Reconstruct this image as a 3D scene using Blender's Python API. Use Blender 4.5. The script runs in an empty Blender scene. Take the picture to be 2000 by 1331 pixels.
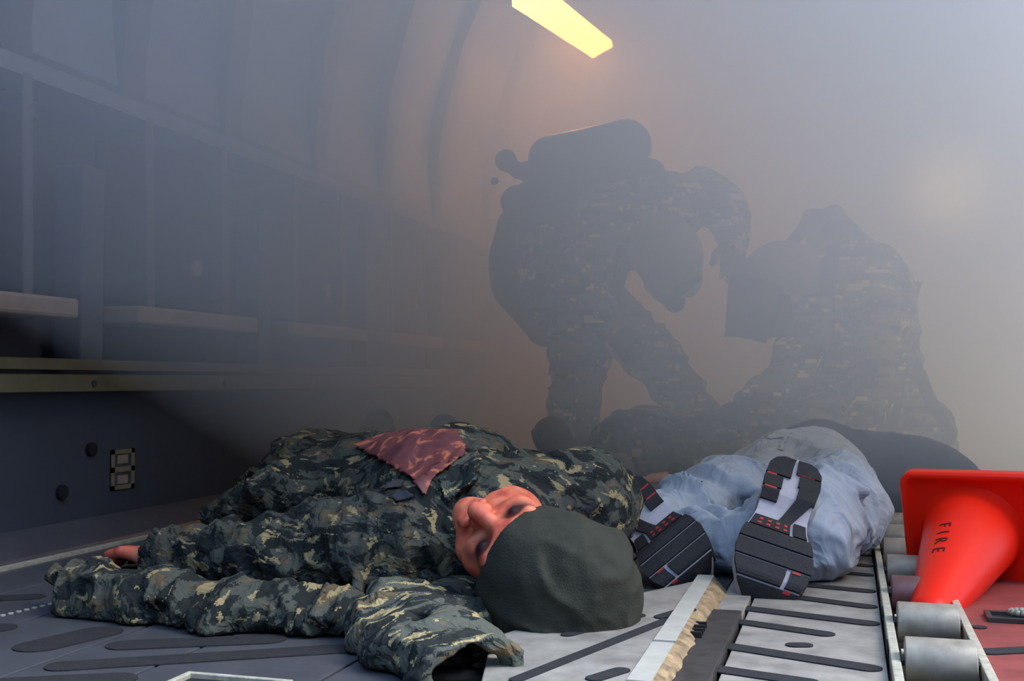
import bpy, bmesh, math, random
import numpy as np
from mathutils import Vector, Matrix, Euler

# ---------------------------------------------------------------- camera
sc = bpy.context.scene
C = sc.collection
FPX = 2222.0
LENS = 36.0 * FPX / 2000.0
YAW = math.radians(16.5)
PITCH = math.atan((745 - 665.5) / FPX)
CAMZ = 0.36
cam_d = bpy.data.cameras.new('camera'); cam_d.lens = LENS; cam_d.sensor_width = 36.0
cam_d.clip_start = 0.02; cam_d.clip_end = 200
cam = bpy.data.objects.new('camera', cam_d); C.objects.link(cam)
cam.location = (0, 0, CAMZ)
cam.rotation_euler = (math.pi / 2 + PITCH, 0, YAW)
sc.camera = cam
CR = np.array(Euler((math.pi / 2 + PITCH, 0, YAW)).to_matrix())
FWD = np.array((-math.sin(YAW), math.cos(YAW), 0.0))
RGT = np.array((math.cos(YAW), math.sin(YAW), 0.0))
UP = np.array((0, 0, 1.0))
CAMP = np.array((0, 0, CAMZ))

def ray(px, py):
    return CR @ np.array(((px - 1000) / FPX, (665.5 - py) / FPX, -1.0))
def W(px, py, d):
    """world point seen at a pixel of the photograph, d metres ahead of the lens"""
    r = ray(px, py)
    return CAMP + r * (d / float(r @ FWD))
def G(px, py, z=0.0):
    """world point seen at a pixel on the horizontal plane at height z"""
    r = ray(px, py)
    return CAMP + r * ((z - CAMZ) / r[2])
def V(x, d, z):
    """world point from camera-side coordinates: x to the right, d ahead, z up"""
    return RGT * x + FWD * d + UP * z
def proj(P):
    q = (np.asarray(P) - CAMP) @ CR
    return np.stack((1000 + FPX * q[:, 0] / -q[:, 2], 665.5 - FPX * q[:, 1] / -q[:, 2]), 1)

# ---------------------------------------------------------------- light of the place
world = bpy.data.worlds.new('world'); sc.world = world; world.use_nodes = True
bg = world.node_tree.nodes['Background']
wn = world.node_tree     # overcast sky: brighter overhead than at the horizon, dark ground below it
_tc = wn.nodes.new('ShaderNodeTexCoord'); _sx = wn.nodes.new('ShaderNodeSeparateXYZ'); _rp = wn.nodes.new('ShaderNodeValToRGB')
wn.links.new(_tc.outputs['Generated'], _sx.inputs[0]); wn.links.new(_sx.outputs[2], _rp.inputs[0])
_rp.color_ramp.elements[0].position = 0.0; _rp.color_ramp.elements[0].color = (0.14, 0.18, 0.26, 1)
_rp.color_ramp.elements[1].position = 1.0; _rp.color_ramp.elements[1].color = (0.36, 0.60, 1.0, 1)
wn.links.new(_rp.outputs[0], bg.inputs[0]); bg.inputs[1].default_value = 4.2
sun_d = bpy.data.lights.new('sun', 'SUN'); sun_d.energy = 4.5; sun_d.angle = math.radians(30); sun_d.color = (1, 0.97, 0.88)
sun = bpy.data.objects.new('sun', sun_d); C.objects.link(sun)
sun.rotation_euler = Vector((-0.65, 0.0, -0.8)).to_track_quat('-Z', 'Y').to_euler()
sc.view_settings.view_transform = 'Standard'; sc.view_settings.look = 'None'
sc.view_settings.gamma = 1; sc.view_settings.use_curve_mapping = False
sc.view_settings.exposure = 0.0
cy = sc.cycles
cy.max_bounces = 6; cy.diffuse_bounces = 2; cy.glossy_bounces = 2; cy.transmission_bounces = 4
cy.volume_bounces = 3; cy.transparent_max_bounces = 8
cy.use_denoising = True; cy.sample_clamp_indirect = 4.0
cy.caustics_reflective = False; cy.caustics_refractive = False

# ---------------------------------------------------------------- materials
def nmat(name):
    m = bpy.data.materials.new(name); m.use_nodes = True
    nt = m.node_tree; return m, nt, nt.nodes['Principled BSDF']
def nd(nt, t, **kw):
    n = nt.nodes.new(t)
    for k, v in kw.items():
        if k.startswith('i_'):
            n.inputs[k[2:].replace('_', ' ')].default_value = v
        else: setattr(n, k, v)
    return n
def ramp(nt, fac, stops, interp='LINEAR'):
    r = nt.nodes.new('ShaderNodeValToRGB'); r.color_ramp.interpolation = interp
    e = r.color_ramp.elements
    while len(e) < len(stops): e.new(0.5)
    for q, (p, c) in zip(e, stops): q.position = p; q.color = (*c, 1)
    nt.links.new(fac, r.inputs[0]); return r.outputs[0]
def srgb(r, g, b):
    f = lambda c: ((c / 255 + 0.055) / 1.055) ** 2.4 if c > 10 else c / 255 / 12.92
    return (f(r), f(g), f(b))
def simple(name, col, rough=0.6, metal=0.0, var=0.25, scale=14, bump=0.0, bscale=120, spec=0.5):
    m, nt, b = nmat(name)
    tc = nd(nt, 'ShaderNodeTexCoord')
    n = nd(nt, 'ShaderNodeTexNoise', i_Scale=scale, i_Detail=6.0, i_Roughness=0.65)
    nt.links.new(tc.outputs['Object'], n.inputs['Vector'])
    lo = tuple(c * (1 - var) for c in col); hi = tuple(min(1, c * (1 + var)) for c in col)
    nt.links.new(ramp(nt, n.outputs[0], [(0.3, lo), (0.7, hi)]), b.inputs['Base Color'])
    b.inputs['Roughness'].default_value = rough; b.inputs['Metallic'].default_value = metal
    b.inputs['Specular IOR Level'].default_value = spec
    if bump:
        n2 = nd(nt, 'ShaderNodeTexNoise', i_Scale=bscale, i_Detail=3.0)
        nt.links.new(tc.outputs['Object'], n2.inputs['Vector'])
        bp = nd(nt, 'ShaderNodeBump', i_Strength=bump, i_Distance=0.004)
        nt.links.new(n2.outputs[0], bp.inputs['Height']); nt.links.new(bp.outputs[0], b.inputs['Normal'])
    return m
def creases(nt, tc, b, scale, dist):
    """soft cloth creases over a fine weave"""
    n1 = nd(nt, 'ShaderNodeTexNoise', i_Scale=scale, i_Detail=3.0, i_Distortion=0.8)
    nt.links.new(tc.outputs['Object'], n1.inputs['Vector'])
    ab = nd(nt, 'ShaderNodeMath', operation='SUBTRACT'); ab.inputs[1].default_value = 0.5; nt.links.new(n1.outputs[0], ab.inputs[0])
    a2 = nd(nt, 'ShaderNodeMath', operation='ABSOLUTE'); nt.links.new(ab.outputs[0], a2.inputs[0])
    a3 = nd(nt, 'ShaderNodeMath', operation='MULTIPLY'); a3.inputs[1].default_value = 3.0; nt.links.new(a2.outputs[0], a3.inputs[0])
    b1 = nd(nt, 'ShaderNodeBump', i_Strength=0.9, i_Distance=dist); b1.invert = True
    nt.links.new(a3.outputs[0], b1.inputs['Height'])
    n2 = nd(nt, 'ShaderNodeTexNoise', i_Scale=260.0, i_Detail=2.0)
    nt.links.new(tc.outputs['Object'], n2.inputs['Vector'])
    b2 = nd(nt, 'ShaderNodeBump', i_Strength=0.3, i_Distance=0.0015)
    nt.links.new(n2.outputs[0], b2.inputs['Height']); nt.links.new(b1.outputs[0], b2.inputs['Normal'])
    nt.links.new(b2.outputs[0], b.inputs['Normal'])
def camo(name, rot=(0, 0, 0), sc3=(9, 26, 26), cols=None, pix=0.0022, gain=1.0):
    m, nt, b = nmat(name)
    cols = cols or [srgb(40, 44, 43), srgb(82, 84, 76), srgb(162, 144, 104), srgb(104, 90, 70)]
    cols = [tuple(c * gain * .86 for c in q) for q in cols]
    tc = nd(nt, 'ShaderNodeTexCoord')
    sn = nd(nt, 'ShaderNodeVectorMath', operation='SNAP'); sn.inputs[1].default_value = (pix, pix, pix)
    nt.links.new(tc.outputs['Object'], sn.inputs[0])
    mp = nd(nt, 'ShaderNodeMapping'); mp.inputs['Rotation'].default_value = rot
    nt.links.new(sn.outputs[0], mp.inputs['Vector'])
    def noi(scale, off, det):
        vm = nd(nt, 'ShaderNodeVectorMath', operation='MULTIPLY_ADD')
        vm.inputs[1].default_value = scale; vm.inputs[2].default_value = off
        nt.links.new(mp.outputs[0], vm.inputs[0])
        n = nd(nt, 'ShaderNodeTexNoise', i_Scale=1.0, i_Detail=det, i_Roughness=0.6, i_Distortion=0.6)
        nt.links.new(vm.outputs[0], n.inputs['Vector']); return n.outputs[0]
    base = ramp(nt, noi(sc3, (3, 1, 7), 3.0), [(0.0, cols[0]), (0.47, cols[1]), (0.6, cols[3])], 'CONSTANT')
    def over(prev, fac, col):
        mx = nd(nt, 'ShaderNodeMix', data_type='RGBA')
        nt.links.new(fac, mx.inputs[0]); nt.links.new(prev, mx.inputs[6]); mx.inputs[7].default_value = (*col, 1)
        return mx.outputs[2]
    k = tuple(q * 1.5 for q in sc3)
    f1 = ramp(nt, noi(k, (13, 21, 5), 3.0), [(0.0, (0, 0, 0)), (0.60, (1, 1, 1))], 'CONSTANT')
    f2 = ramp(nt, noi(k, (33, 2, 15), 3.0), [(0.0, (0, 0, 0)), (0.60, (1, 1, 1))], 'CONSTANT')
    c = over(over(base, f2, cols[0]), f1, cols[2])
    nt.links.new(c, b.inputs['Base Color'])
    b.inputs['Roughness'].default_value = 0.9; b.inputs['Specular IOR Level'].default_value = 0.2
    creases(nt, tc, b, 24.0, 0.007)
    return m

M = {}
M['camo'] = camo('camouflage cloth', (0, 0, 0.5), (9, 26, 26))
M['camo_sleeve'] = camo('camouflage cloth sleeve', (0, 0, 0.2), (26, 10, 22))
M['camo_lit'] = camo('camouflage cloth lit front', (0, 0.3, -0.6), (8, 26, 26), gain=1.35)  # same cloth, its colours raised for the light on the front sleeve
M['camo_far'] = camo('camouflage cloth far', (0.2, 0, 0.4), (9, 9, 26), pix=0.012)
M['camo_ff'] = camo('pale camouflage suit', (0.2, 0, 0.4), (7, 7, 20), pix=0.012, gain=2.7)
M['floor'] = simple('painted metal floor', srgb(86, 86, 93), 0.42, 0.3, 0.22, 9, 0.06, 90)
M['floor_warm'] = simple('worn light metal panel', srgb(154, 147, 140), 0.45, 0.1, 0.34, 17, 0.05, 80)
M['strip'] = simple('black grip strip', srgb(34, 32, 36), 0.85, 0, 0.4, 60, 0.4, 300)
M['seam'] = simple('dark seam', srgb(16, 16, 20), 0.8)
M['tan_edge'] = simple('chipped tan paint', srgb(142, 118, 88), 0.75, 0, 0.7, 45, 0.5, 90)
M['dark_steel'] = simple('dark worn steel', srgb(74, 70, 68), 0.5, 0.5, 0.35, 40, 0.1, 200)
M['white_edge'] = simple('white painted edge', srgb(178, 174, 164), 0.5, 0.0, 0.12, 30)
M['roller'] = simple('grey roller metal', srgb(154, 144, 130), 0.5, 0.12, 0.3, 30, 0.05, 150)
M['roller_red'] = simple('red-brown roller metal', srgb(120, 84, 84), 0.5, 0.3, 0.3, 30)
M['rail'] = simple('pale worn rail', srgb(190, 184, 166), 0.5, 0.2, 0.3, 60, 0.2, 120)
M['red_plate'] = simple('red stained plate', srgb(142, 64, 60), 0.6, 0.05, 0.28, 14, 0.06, 120)
M['cone'] = simple('fluorescent red-orange plastic', (1.0, 0.020, 0.006), 0.34, 0, 0.05, 4, 0.04, 60, 0.22)
M['ink'] = simple('black marker ink', srgb(50, 14, 12), 0.7)
M['beanie'] = simple('dark green fleece', srgb(58, 58, 51), 0.95, 0, 0.15, 40, 0.35, 420, 0.15)
M['jeans'] = simple('pale blue denim', srgb(168, 174, 184), 0.9, 0, 0.10, 22, 0.3, 380, 0.2)
creases(M['jeans'].node_tree, [n for n in M['jeans'].node_tree.nodes if n.type == 'TEX_COORD'][0], M['jeans'].node_tree.nodes['Principled BSDF'], 10.0, 0.010)
M['shirt'] = simple('dark slate fleece', srgb(60, 64, 78), 0.95, 0, 0.15, 20, 0.3, 200, 0.15)
M['black_rubber'] = simple('black outsole rubber', srgb(32, 30, 34), 0.75, 0, 0.3, 60, 0.3, 260)
M['red_rubber'] = simple('red outsole rubber', srgb(190, 36, 30), 0.6, 0, 0.2, 60)
M['white_foam'] = simple('white midsole foam', srgb(186, 180, 186), 0.7, 0, 0.1, 40)
M['mesh_upper'] = simple('grey mesh shoe upper', srgb(150, 138, 148), 0.9, 0, 0.25, 120, 0.5, 500)
M['boot'] = simple('sage suede boot', srgb(84, 76, 68), 0.9, 0, 0.2, 30, 0.2, 150)
M['skin'] = simple('skin', srgb(205, 140, 112), 0.55, 0, 0.12, 20)
M['gear'] = simple('dark gear fabric', srgb(46, 48, 56), 0.85, 0, 0.2, 20)
M['tank'] = simple('grey composite cylinder', srgb(70, 74, 82), 0.3, 0.2, 0.15, 10)
M['hood'] = simple('tan hood cloth', srgb(150, 142, 128), 0.9, 0, 0.2, 14)
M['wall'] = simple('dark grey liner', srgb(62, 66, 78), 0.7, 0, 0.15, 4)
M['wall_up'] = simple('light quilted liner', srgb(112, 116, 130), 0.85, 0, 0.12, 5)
M['yellow'] = simple('worn yellow paint', srgb(92, 85, 62), 0.6, 0, 0.25, 8)
M['beige'] = simple('beige seat webbing', srgb(150, 132, 118), 0.85, 0, 0.15, 20)
M['placard'] = simple('cream placard', srgb(128, 115, 88), 0.6, 0, 0.2, 60)
M['strap'] = simple('grey webbing', srgb(84, 86, 94), 0.85, 0, 0.15, 30)

def skin_material():
    m, nt, b = nmat('reddened made-up skin')
    at = nd(nt, 'ShaderNodeAttribute', attribute_name='bruise')
    tc = nd(nt, 'ShaderNodeTexCoord')
    n = nd(nt, 'ShaderNodeTexNoise', i_Scale=38.0, i_Detail=4.0)
    nt.links.new(tc.outputs['Object'], n.inputs['Vector'])
    base = ramp(nt, n.outputs[0], [(0.3, srgb(196, 74, 58)), (0.55, srgb(232, 120, 88)), (0.72, srgb(236, 150, 116))])
    mx = nd(nt, 'ShaderNodeMix', data_type='RGBA')
    nt.links.new(at.outputs['Fac'], mx.inputs[0]); nt.links.new(base, mx.inputs[6])
    mx.inputs[7].default_value = (*srgb(44, 12, 18), 1)
    nt.links.new(mx.outputs[2], b.inputs['Base Color'])
    b.inputs['Roughness'].default_value = 0.5
    return m
M['skin_red'] = skin_material()
def blood_material():
    m, nt, b = nmat('dark red stained cloth')
    tc = nd(nt, 'ShaderNodeTexCoord')
    n = nd(nt, 'ShaderNodeTexNoise', i_Scale=22.0, i_Detail=5.0, i_Distortion=1.2)
    nt.links.new(tc.outputs['Object'], n.inputs['Vector'])
    nt.links.new(ramp(nt, n.outputs[0], [(0.4, srgb(112, 58, 62)), (0.56, srgb(132, 68, 66)), (0.62, srgb(206, 116, 84))]), b.inputs['Base Color'])
    b.inputs['Roughness'].default_value = 0.55
    return m
M['blood'] = blood_material()
def visor_material():
    m, nt, b = nmat('smoky clear visor')
    b.inputs['Base Color'].default_value = (0.02, 0.025, 0.035, 1); b.inputs['Roughness'].default_value = 0.2
    b.inputs['Alpha'].default_value = 0.72
    return m
M['visor'] = visor_material()
def emitter(name, col, s):
    m, nt, b = nmat(name)
    b.inputs['Base Color'].default_value = (0.8, 0.8, 0.8, 1)
    b.inputs['Emission Color'].default_value = (*col, 1); b.inputs['Emission Strength'].default_value = s
    return m

# ---------------------------------------------------------------- object helpers
def tag(o, label, cat, group=None, kind=None):
    if label: o['label'] = label
    if cat: o['category'] = cat
    if group: o['group'] = group
    if kind: o['kind'] = kind
    return o
def empty(name, loc, label, cat, group=None):
    o = bpy.data.objects.new(name, None); o.location = [float(q) for q in loc]; o.empty_display_size = 0.1
    C.objects.link(o); tag(o, label, cat, group); return o
def mobj(name, verts, faces, mat, parent=None, smooth=False):
    """verts are world coordinates; stored relative to the parent's base"""
    v = np.asarray(verts, dtype=float)
    org = np.zeros(3)
    p = parent
    while p is not None:
        org = org + np.array(p.location); p = p.parent
    me = bpy.data.meshes.new(name)
    if isinstance(faces, np.ndarray):
        n = len(faces); k = faces.shape[1]
        me.vertices.add(len(v)); me.vertices.foreach_set('co', (v - org).astype(np.float32).ravel())
        me.loops.add(n * k); me.loops.foreach_set('vertex_index', faces.astype(np.int32).ravel())
        me.polygons.add(n)
        me.polygons.foreach_set('loop_start', np.arange(0, n * k, k, dtype=np.int32))
        me.update(calc_edges=True); me.validate()
    else:
        me.from_pydata([tuple(q) for q in (v - org)], [], faces); me.update()
    if smooth: me.polygons.foreach_set('use_smooth', [True] * len(me.polygons))
    me.materials.append(M[mat] if isinstance(mat, str) else mat)
    o = bpy.data.objects.new(name, me); C.objects.link(o); o.parent = parent
    return o
class MB:
    def __init__(s): s.v = []; s.f = []
    def add(s, v, f):
        n = len(s.v); s.v += [np.asarray(q, float) for q in v]; s.f += [tuple(i + n for i in q) for q in f]; return s
    def box(s, lo, hi):
        (a, b, c), (d, e, f) = lo, hi
        return s.add([(a, b, c), (d, b, c), (d, e, c), (a, e, c), (a, b, f), (d, b, f), (d, e, f), (a, e, f)],
                     [(0, 3, 2, 1), (4, 5, 6, 7), (0, 1, 5, 4), (1, 2, 6, 5), (2, 3, 7, 6), (3, 0, 4, 7)])
    def prism(s, poly, z0, z1):
        """poly: xy points, counter-clockwise"""
        n = len(poly)
        v = [(p[0], p[1], z0) for p in poly] + [(p[0], p[1], z1) for p in poly]
        return s.add(v, [tuple(range(n - 1, -1, -1)), tuple(range(n, 2 * n))] + [(i, (i + 1) % n, n + (i + 1) % n, n + i) for i in range(n)])
    def cyl(s, a, b, r, n=24, r2=None):
        a = np.asarray(a, float); b = np.asarray(b, float); r2 = r if r2 is None else r2
        d = (b - a) / np.linalg.norm(b - a)
        e = np.cross(d, (0, 0, 1) if abs(d[2]) < .9 else (1, 0, 0)); e /= np.linalg.norm(e); g = np.cross(d, e)
        v = []
        for q, rr in ((a, r), (b, r2)):
            for i in range(n):
                t = 2 * math.pi * i / n; v.append(q + rr * (math.cos(t) * e + math.sin(t) * g))
        return s.add(v, [tuple(range(n - 1, -1, -1)), tuple(range(n, 2 * n))] + [(i, (i + 1) % n, n + (i + 1) % n, n + i) for i in range(n)])
    def tube(s, pts, r, n=8):
        for i in range(len(pts) - 1): s.cyl(pts[i], pts[i + 1], r, n)
        return s
    def build(s, name, mat, parent=None, smooth=False, bevel=0):
        o = mobj(name, s.v, s.f, mat, parent, smooth)
        if bevel:
            md = o.modifiers.new('bevel', 'BEVEL'); md.width = bevel; md.segments = 2; md.limit_method = 'ANGLE'
        return o

# ---------------------------------------------------------------- signed-distance modelling (cloth, bodies)
rng = np.random.RandomState(7)
TBL = rng.rand(4096).astype(np.float32)
def noise(p):
    i = np.floor(p).astype(np.int64); f = (p - i).astype(np.float32); f = f * f * (3 - 2 * f)
    def h(a, b, c): return TBL[((a * 73856093) ^ (b * 19349663) ^ (c * 83492791)) & 4095]
    x, y, z = i[:, 0], i[:, 1], i[:, 2]; r = 0
    for dx in (0, 1):
        wx = f[:, 0] if dx else 1 - f[:, 0]
        for dy in (0, 1):
            wy = f[:, 1] if dy else 1 - f[:, 1]
            for dz in (0, 1):
                wz = f[:, 2] if dz else 1 - f[:, 2]
                r = r + wx * wy * wz * h(x + dx, y + dy, z + dz)
    return r
def unit(a):
    a = np.asarray(a, float); return a / np.linalg.norm(a)
def cap(a, b, ra, rb=None, sq=None, k=None, sub=False):
    """tapered capsule; sq = (axis, factor) flattens the section along an axis"""
    return dict(t='c', a=np.asarray(a, float), b=np.asarray(b, float), ra=ra, rb=ra if rb is None else rb, sq=sq, k=k, sub=sub)
def ell(c, R, rad, k=None, sub=False):
    """ellipsoid; R rows are its axes"""
    return dict(t='e', a=np.asarray(c, float), R=np.asarray(R, float), rad=np.asarray(rad, float), k=k, sub=sub)
def ball(c, r, k=None, sub=False): return cap(c, np.asarray(c) + 1e-5, r, r, None, k, sub)
def peval(pr, P):
    if pr['t'] == 'c':
        ab = pr['b'] - pr['a']; q = P - pr['a'].astype(np.float32)
        t = np.clip(q @ ab.astype(np.float32) / float(ab @ ab), 0, 1)
        v = q - t[:, None] * ab.astype(np.float32)
        r = pr['ra'] + (pr['rb'] - pr['ra']) * t
        if pr['sq']:
            ax, fac = pr['sq']; ax = unit(ax).astype(np.float32)
            s_ = v @ ax
            v = v + (s_ * (1 / fac - 1))[:, None] * ax
            return (np.sqrt((v * v).sum(1)) - r) * min(1, fac + 0.25)
        return np.sqrt((v * v).sum(1)) - r
    q = (P - pr['a'].astype(np.float32)) @ pr['R'].T.astype(np.float32)
    k0 = np.sqrt(((q / pr['rad']) ** 2).sum(1)); k1 = np.sqrt(((q / pr['rad'] ** 2) ** 2).sum(1)) + 1e-9
    return (k0 * (k0 - 1) / k1).astype(np.float32)
def pbound(pr):
    if pr['t'] == 'c':
        r = max(pr['ra'], pr['rb'])
        if pr['sq']: r *= max(1, pr['sq'][1])
        return np.minimum(pr['a'], pr['b']) - r, np.maximum(pr['a'], pr['b']) + r
    r = np.abs(pr['R'].T) @ pr['rad']
    return pr['a'] - r, pr['a'] + r
def field(prims, h, k=0.02, wr=None, floor=None, cut=None, extra=None):
    """wr: list of (a, b, amp, freq_along, freq_across); cut: list of (point, normal) half-spaces removed"""
    lo = np.min([pbound(p)[0] for p in prims if not p['sub']], 0) - 0.03
    hi = np.max([pbound(p)[1] for p in prims if not p['sub']], 0) + 0.03
    n = np.ceil((hi - lo) / h).astype(int) + 1
    D = np.full(n, 0.07, np.float32)
    ax = [(lo[i] + h * np.arange(n[i])).astype(np.float32) for i in range(3)]
    for p in prims:
        a, b = pbound(p); kk = k if p['k'] is None else p['k']
        i0 = np.clip(np.floor((a - 0.07 - lo) / h).astype(int), 0, n - 1); i1 = np.clip(np.ceil((b + 0.07 - lo) / h).astype(int) + 1, 1, n)
        sl = tuple(slice(x, y) for x, y in zip(i0, i1))
        g = np.meshgrid(*[ax[i][sl[i]] for i in range(3)], indexing='ij')
        P = np.stack([q.ravel() for q in g], 1)
        e = peval(p, P).reshape(g[0].shape); d = D[sl]
        if p['sub']:
            q = np.maximum(kk - np.abs(-e - d), 0) / kk
            D[sl] = np.maximum(d, -e) + q * q * kk * 0.25
        else:
            q = np.maximum(kk - np.abs(d - e), 0) / kk
            D[sl] = np.minimum(d, e) - q * q * kk * 0.25
    if wr or extra:
        m = np.abs(D) < 0.035
        ii = np.argwhere(m)
        P = (lo + ii * h).astype(np.float32)
        dv = np.zeros(len(P), np.float32)
        if wr:
            Ws = []; Ns = []
            for j, (a, b, amp, fa, fr) in enumerate(wr):
                a = np.asarray(a, float); b = np.asarray(b, float)
                L = np.linalg.norm(b - a); di = (b - a) / L
                e1 = unit(np.cross(di, (0.3, 0.2, 1))); e2 = np.cross(di, e1)
                q = P - a.astype(np.float32)
                al = q @ di.astype(np.float32)
                t = np.clip(al / L, 0, 1)
                dist = np.linalg.norm(q - (t * L)[:, None] * di.astype(np.float32), axis=1)
                co = np.stack((al * fa, (q @ e1.astype(np.float32)) * fr, (q @ e2.astype(np.float32)) * fr), 1) + 17.3 * j
                co = co + 0.9 * noise(co * 0.6 + 5)[:, None]
                rd = 1 - np.minimum(1, np.abs(3.4 * noise(co) - 1.7))
                rd2 = 1 - np.minimum(1, np.abs(3.4 * noise(co * 2.1 + 31) - 1.7))
                Ns.append(amp * (rd ** 1.3 + 0.4 * rd2 - 0.65)); Ws.append(np.exp(-dist / 0.02))
            Ws = np.array(Ws) + 1e-12; dv -= (np.array(Ns) * Ws).sum(0) / Ws.sum(0)
        if extra: dv += extra(P)
        D[m] += dv
    if floor is not None:
        D = np.maximum(D, (floor - ax[2])[None, None, :])
    if cut:
        for pt, nr in cut:
            nr = unit(nr)
            D = np.maximum(D, ((ax[0] - pt[0]) * nr[0])[:, None, None] + ((ax[1] - pt[1]) * nr[1])[None, :, None] + ((ax[2] - pt[2]) * nr[2])[None, None, :])
    return D.astype(np.float32), lo, h
def nets(D, lo, h):
    D[0] = D[-1] = 1; D[:, 0] = D[:, -1] = 1; D[:, :, 0] = D[:, :, -1] = 1
    s = D < 0; n = np.array(D.shape)
    pos = np.zeros((3,) + tuple(n - 1), np.float32); cnt = np.zeros(tuple(n - 1), np.float32)
    def sl(a, c): return a[c[0]:n[0] - 1 + c[0], c[1]:n[1] - 1 + c[1], c[2]:n[2] - 1 + c[2]]
    for axis in range(3):
        o = [i for i in range(3) if i != axis]
        for b0 in (0, 1):
            for b1 in (0, 1):
                c0 = [0, 0, 0]; c0[o[0]] = b0; c0[o[1]] = b1; c1 = list(c0); c1[axis] = 1
                v0 = sl(D, c0); v1 = sl(D, c1); x = (sl(s, c0) != sl(s, c1))
                den = np.where(x, v0 - v1, 1); t = np.where(x, v0 / den, 0)
                pos[axis] += t
                pos[o[0]] += b0 * x; pos[o[1]] += b1 * x; cnt += x
    act = cnt > 0; idx = np.full(act.shape, -1, np.int64); idx[act] = np.arange(act.sum())
    ijk = np.argwhere(act)
    vv = (ijk + (pos[:, act] / cnt[act]).T) * h + lo
    F = []
    for axis in range(3):
        u, w = (axis + 1) % 3, (axis + 2) % 3
        a0 = [slice(None)] * 3; a1 = [slice(None)] * 3
        a0[axis] = slice(0, n[axis] - 1); a1[axis] = slice(1, n[axis])
        x = (s[tuple(a0)] != s[tuple(a1)]); e = np.argwhere(x)
        e = e[(e[:, u] > 0) & (e[:, w] > 0) & (e[:, u] < n[u] - 1) & (e[:, w] < n[w] - 1)]
        ins = s[e[:, 0], e[:, 1], e[:, 2]]
        def cell(du, dw):
            q = e.copy(); q[:, u] += du; q[:, w] += dw; return idx[q[:, 0], q[:, 1], q[:, 2]]
        f = np.stack((cell(-1, -1), cell(0, -1), cell(0, 0), cell(-1, 0)), 1)
        f[~ins] = f[~ins][:, ::-1]; F.append(f)
    return vv, np.concatenate(F)
def cloth(name, prims, mat, parent, h=0.006, k=0.02, wr=None, floor=None, cut=None, extra=None):
    v, f = nets(*field(prims, h, k, wr, floor, cut, extra))
    return mobj(name, v, f, mat, parent, True)
def wverts(o):
    n = len(o.data.vertices); a = np.empty(n * 3, np.float32); o.data.vertices.foreach_get('co', a)
    org = np.zeros(3); p = o.parent
    while p is not None: org = org + np.array(p.location); p = p.parent
    return a.reshape(-1, 3) + org
def inpoly(pts, poly):
    x, y = pts[:, 0], pts[:, 1]; r = np.zeros(len(pts), bool); n = len(poly)
    for i in range(n):
        (x0, y0), (x1, y1) = poly[i], poly[(i + 1) % n]
        c = ((y0 > y) != (y1 > y)); t = (x1 - x0) * (y - y0) / ((y1 - y0) or 1e-9) + x0
        r ^= c & (x < t)
    return r
def patch(src, poly, off, thick, name, mat, parent, clipd=None):
    """piece of cloth lying on a surface: the surface's own faces inside an outline, lifted and thickened"""
    me = src.data; vw = wverts(src)
    nr = np.empty(len(vw) * 3, np.float32); me.vertices.foreach_get('normal', nr); nr = nr.reshape(-1, 3)
    ok = inpoly(proj(vw), poly) & (((CAMP - vw) * nr).sum(1) > -0.02)
    if clipd is not None: ok &= (vw @ FWD) < clipd
    F = [tuple(p.vertices) for p in me.polygons if all(ok[i] for i in p.vertices)]
    par_ = {i: i for f in F for i in f}          # keep only the largest connected piece
    def root(i):
        while par_[i] != i: par_[i] = par_[par_[i]]; i = par_[i]
        return i
    for f in F:
        for i in f[1:]: par_[root(i)] = root(f[0])
    cnt_ = {}
    for f in F: cnt_[root(f[0])] = cnt_.get(root(f[0]), 0) + 1
    big = max(cnt_, key=cnt_.get); F = [f for f in F if root(f[0]) == big]
    use = sorted({i for f in F for i in f}); mp = {u: i for i, u in enumerate(use)}
    o = mobj(name, vw[use] + nr[use] * off, [tuple(mp[i] for i in f) for f in F], mat, parent, True)
    sm = o.modifiers.new('smooth', 'SMOOTH'); sm.factor = 0.5; sm.iterations = 4
    so = o.modifiers.new('thick', 'SOLIDIFY'); so.thickness = thick; so.offset = 1
    return o

# ---------------------------------------------------------------- people helpers
def frame(u, f):
    u = unit(u); f = np.asarray(f, float); f = unit(f - u * (f @ u)); s = np.cross(f, u)
    return np.array((s, f, u))
def head_prims(Cn, R, neck=None):
    q = lambda x, y, z: Cn + R[0] * x + R[1] * y + R[2] * z
    P = [ell(q(0, -.008, .03), R, (.074, .094, .088)), cap(q(0, .03, .0), q(0, .042, -.078), .062, .042, (R[0], .95))]
    for s in (-1, 1):
        P += [ball(q(s * .042, .058, -.022), .028), ball(q(s * .035, .045, -.07), .026),
              ell(q(s * .076, -.012, -.01), R, (.010, .018, .030), k=.008)]
    P += [cap(q(-.04, .078, .026), q(.04, .078, .026), .015), cap(q(0, .082, .015), q(0, .112, -.03), .010, .014, k=.012)]
    for s in (-1, 1):
        P += [ball(q(s * .013, .098, -.036), .009, k=.008), ball(q(s * .034, .101, .004), .017, k=.012, sub=True), ball(q(s * .033, .079, .003), .0135, k=.004)]
    P += [ball(q(0, .074, -.098), .024), cap(q(-.02, .090, -.064), q(.02, .090, -.064), .0075, k=.006), cap(q(-.017, .088, -.078), q(.017, .088, -.078), .0085, k=.006),
          cap(q(-.024, .1, -.071), q(.024, .1, -.071), .003, k=.003, sub=True)]
    if neck is not None: P.append(cap(q(0, -.02, -.05), neck, .055, .06, k=.03))
    return P
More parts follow.
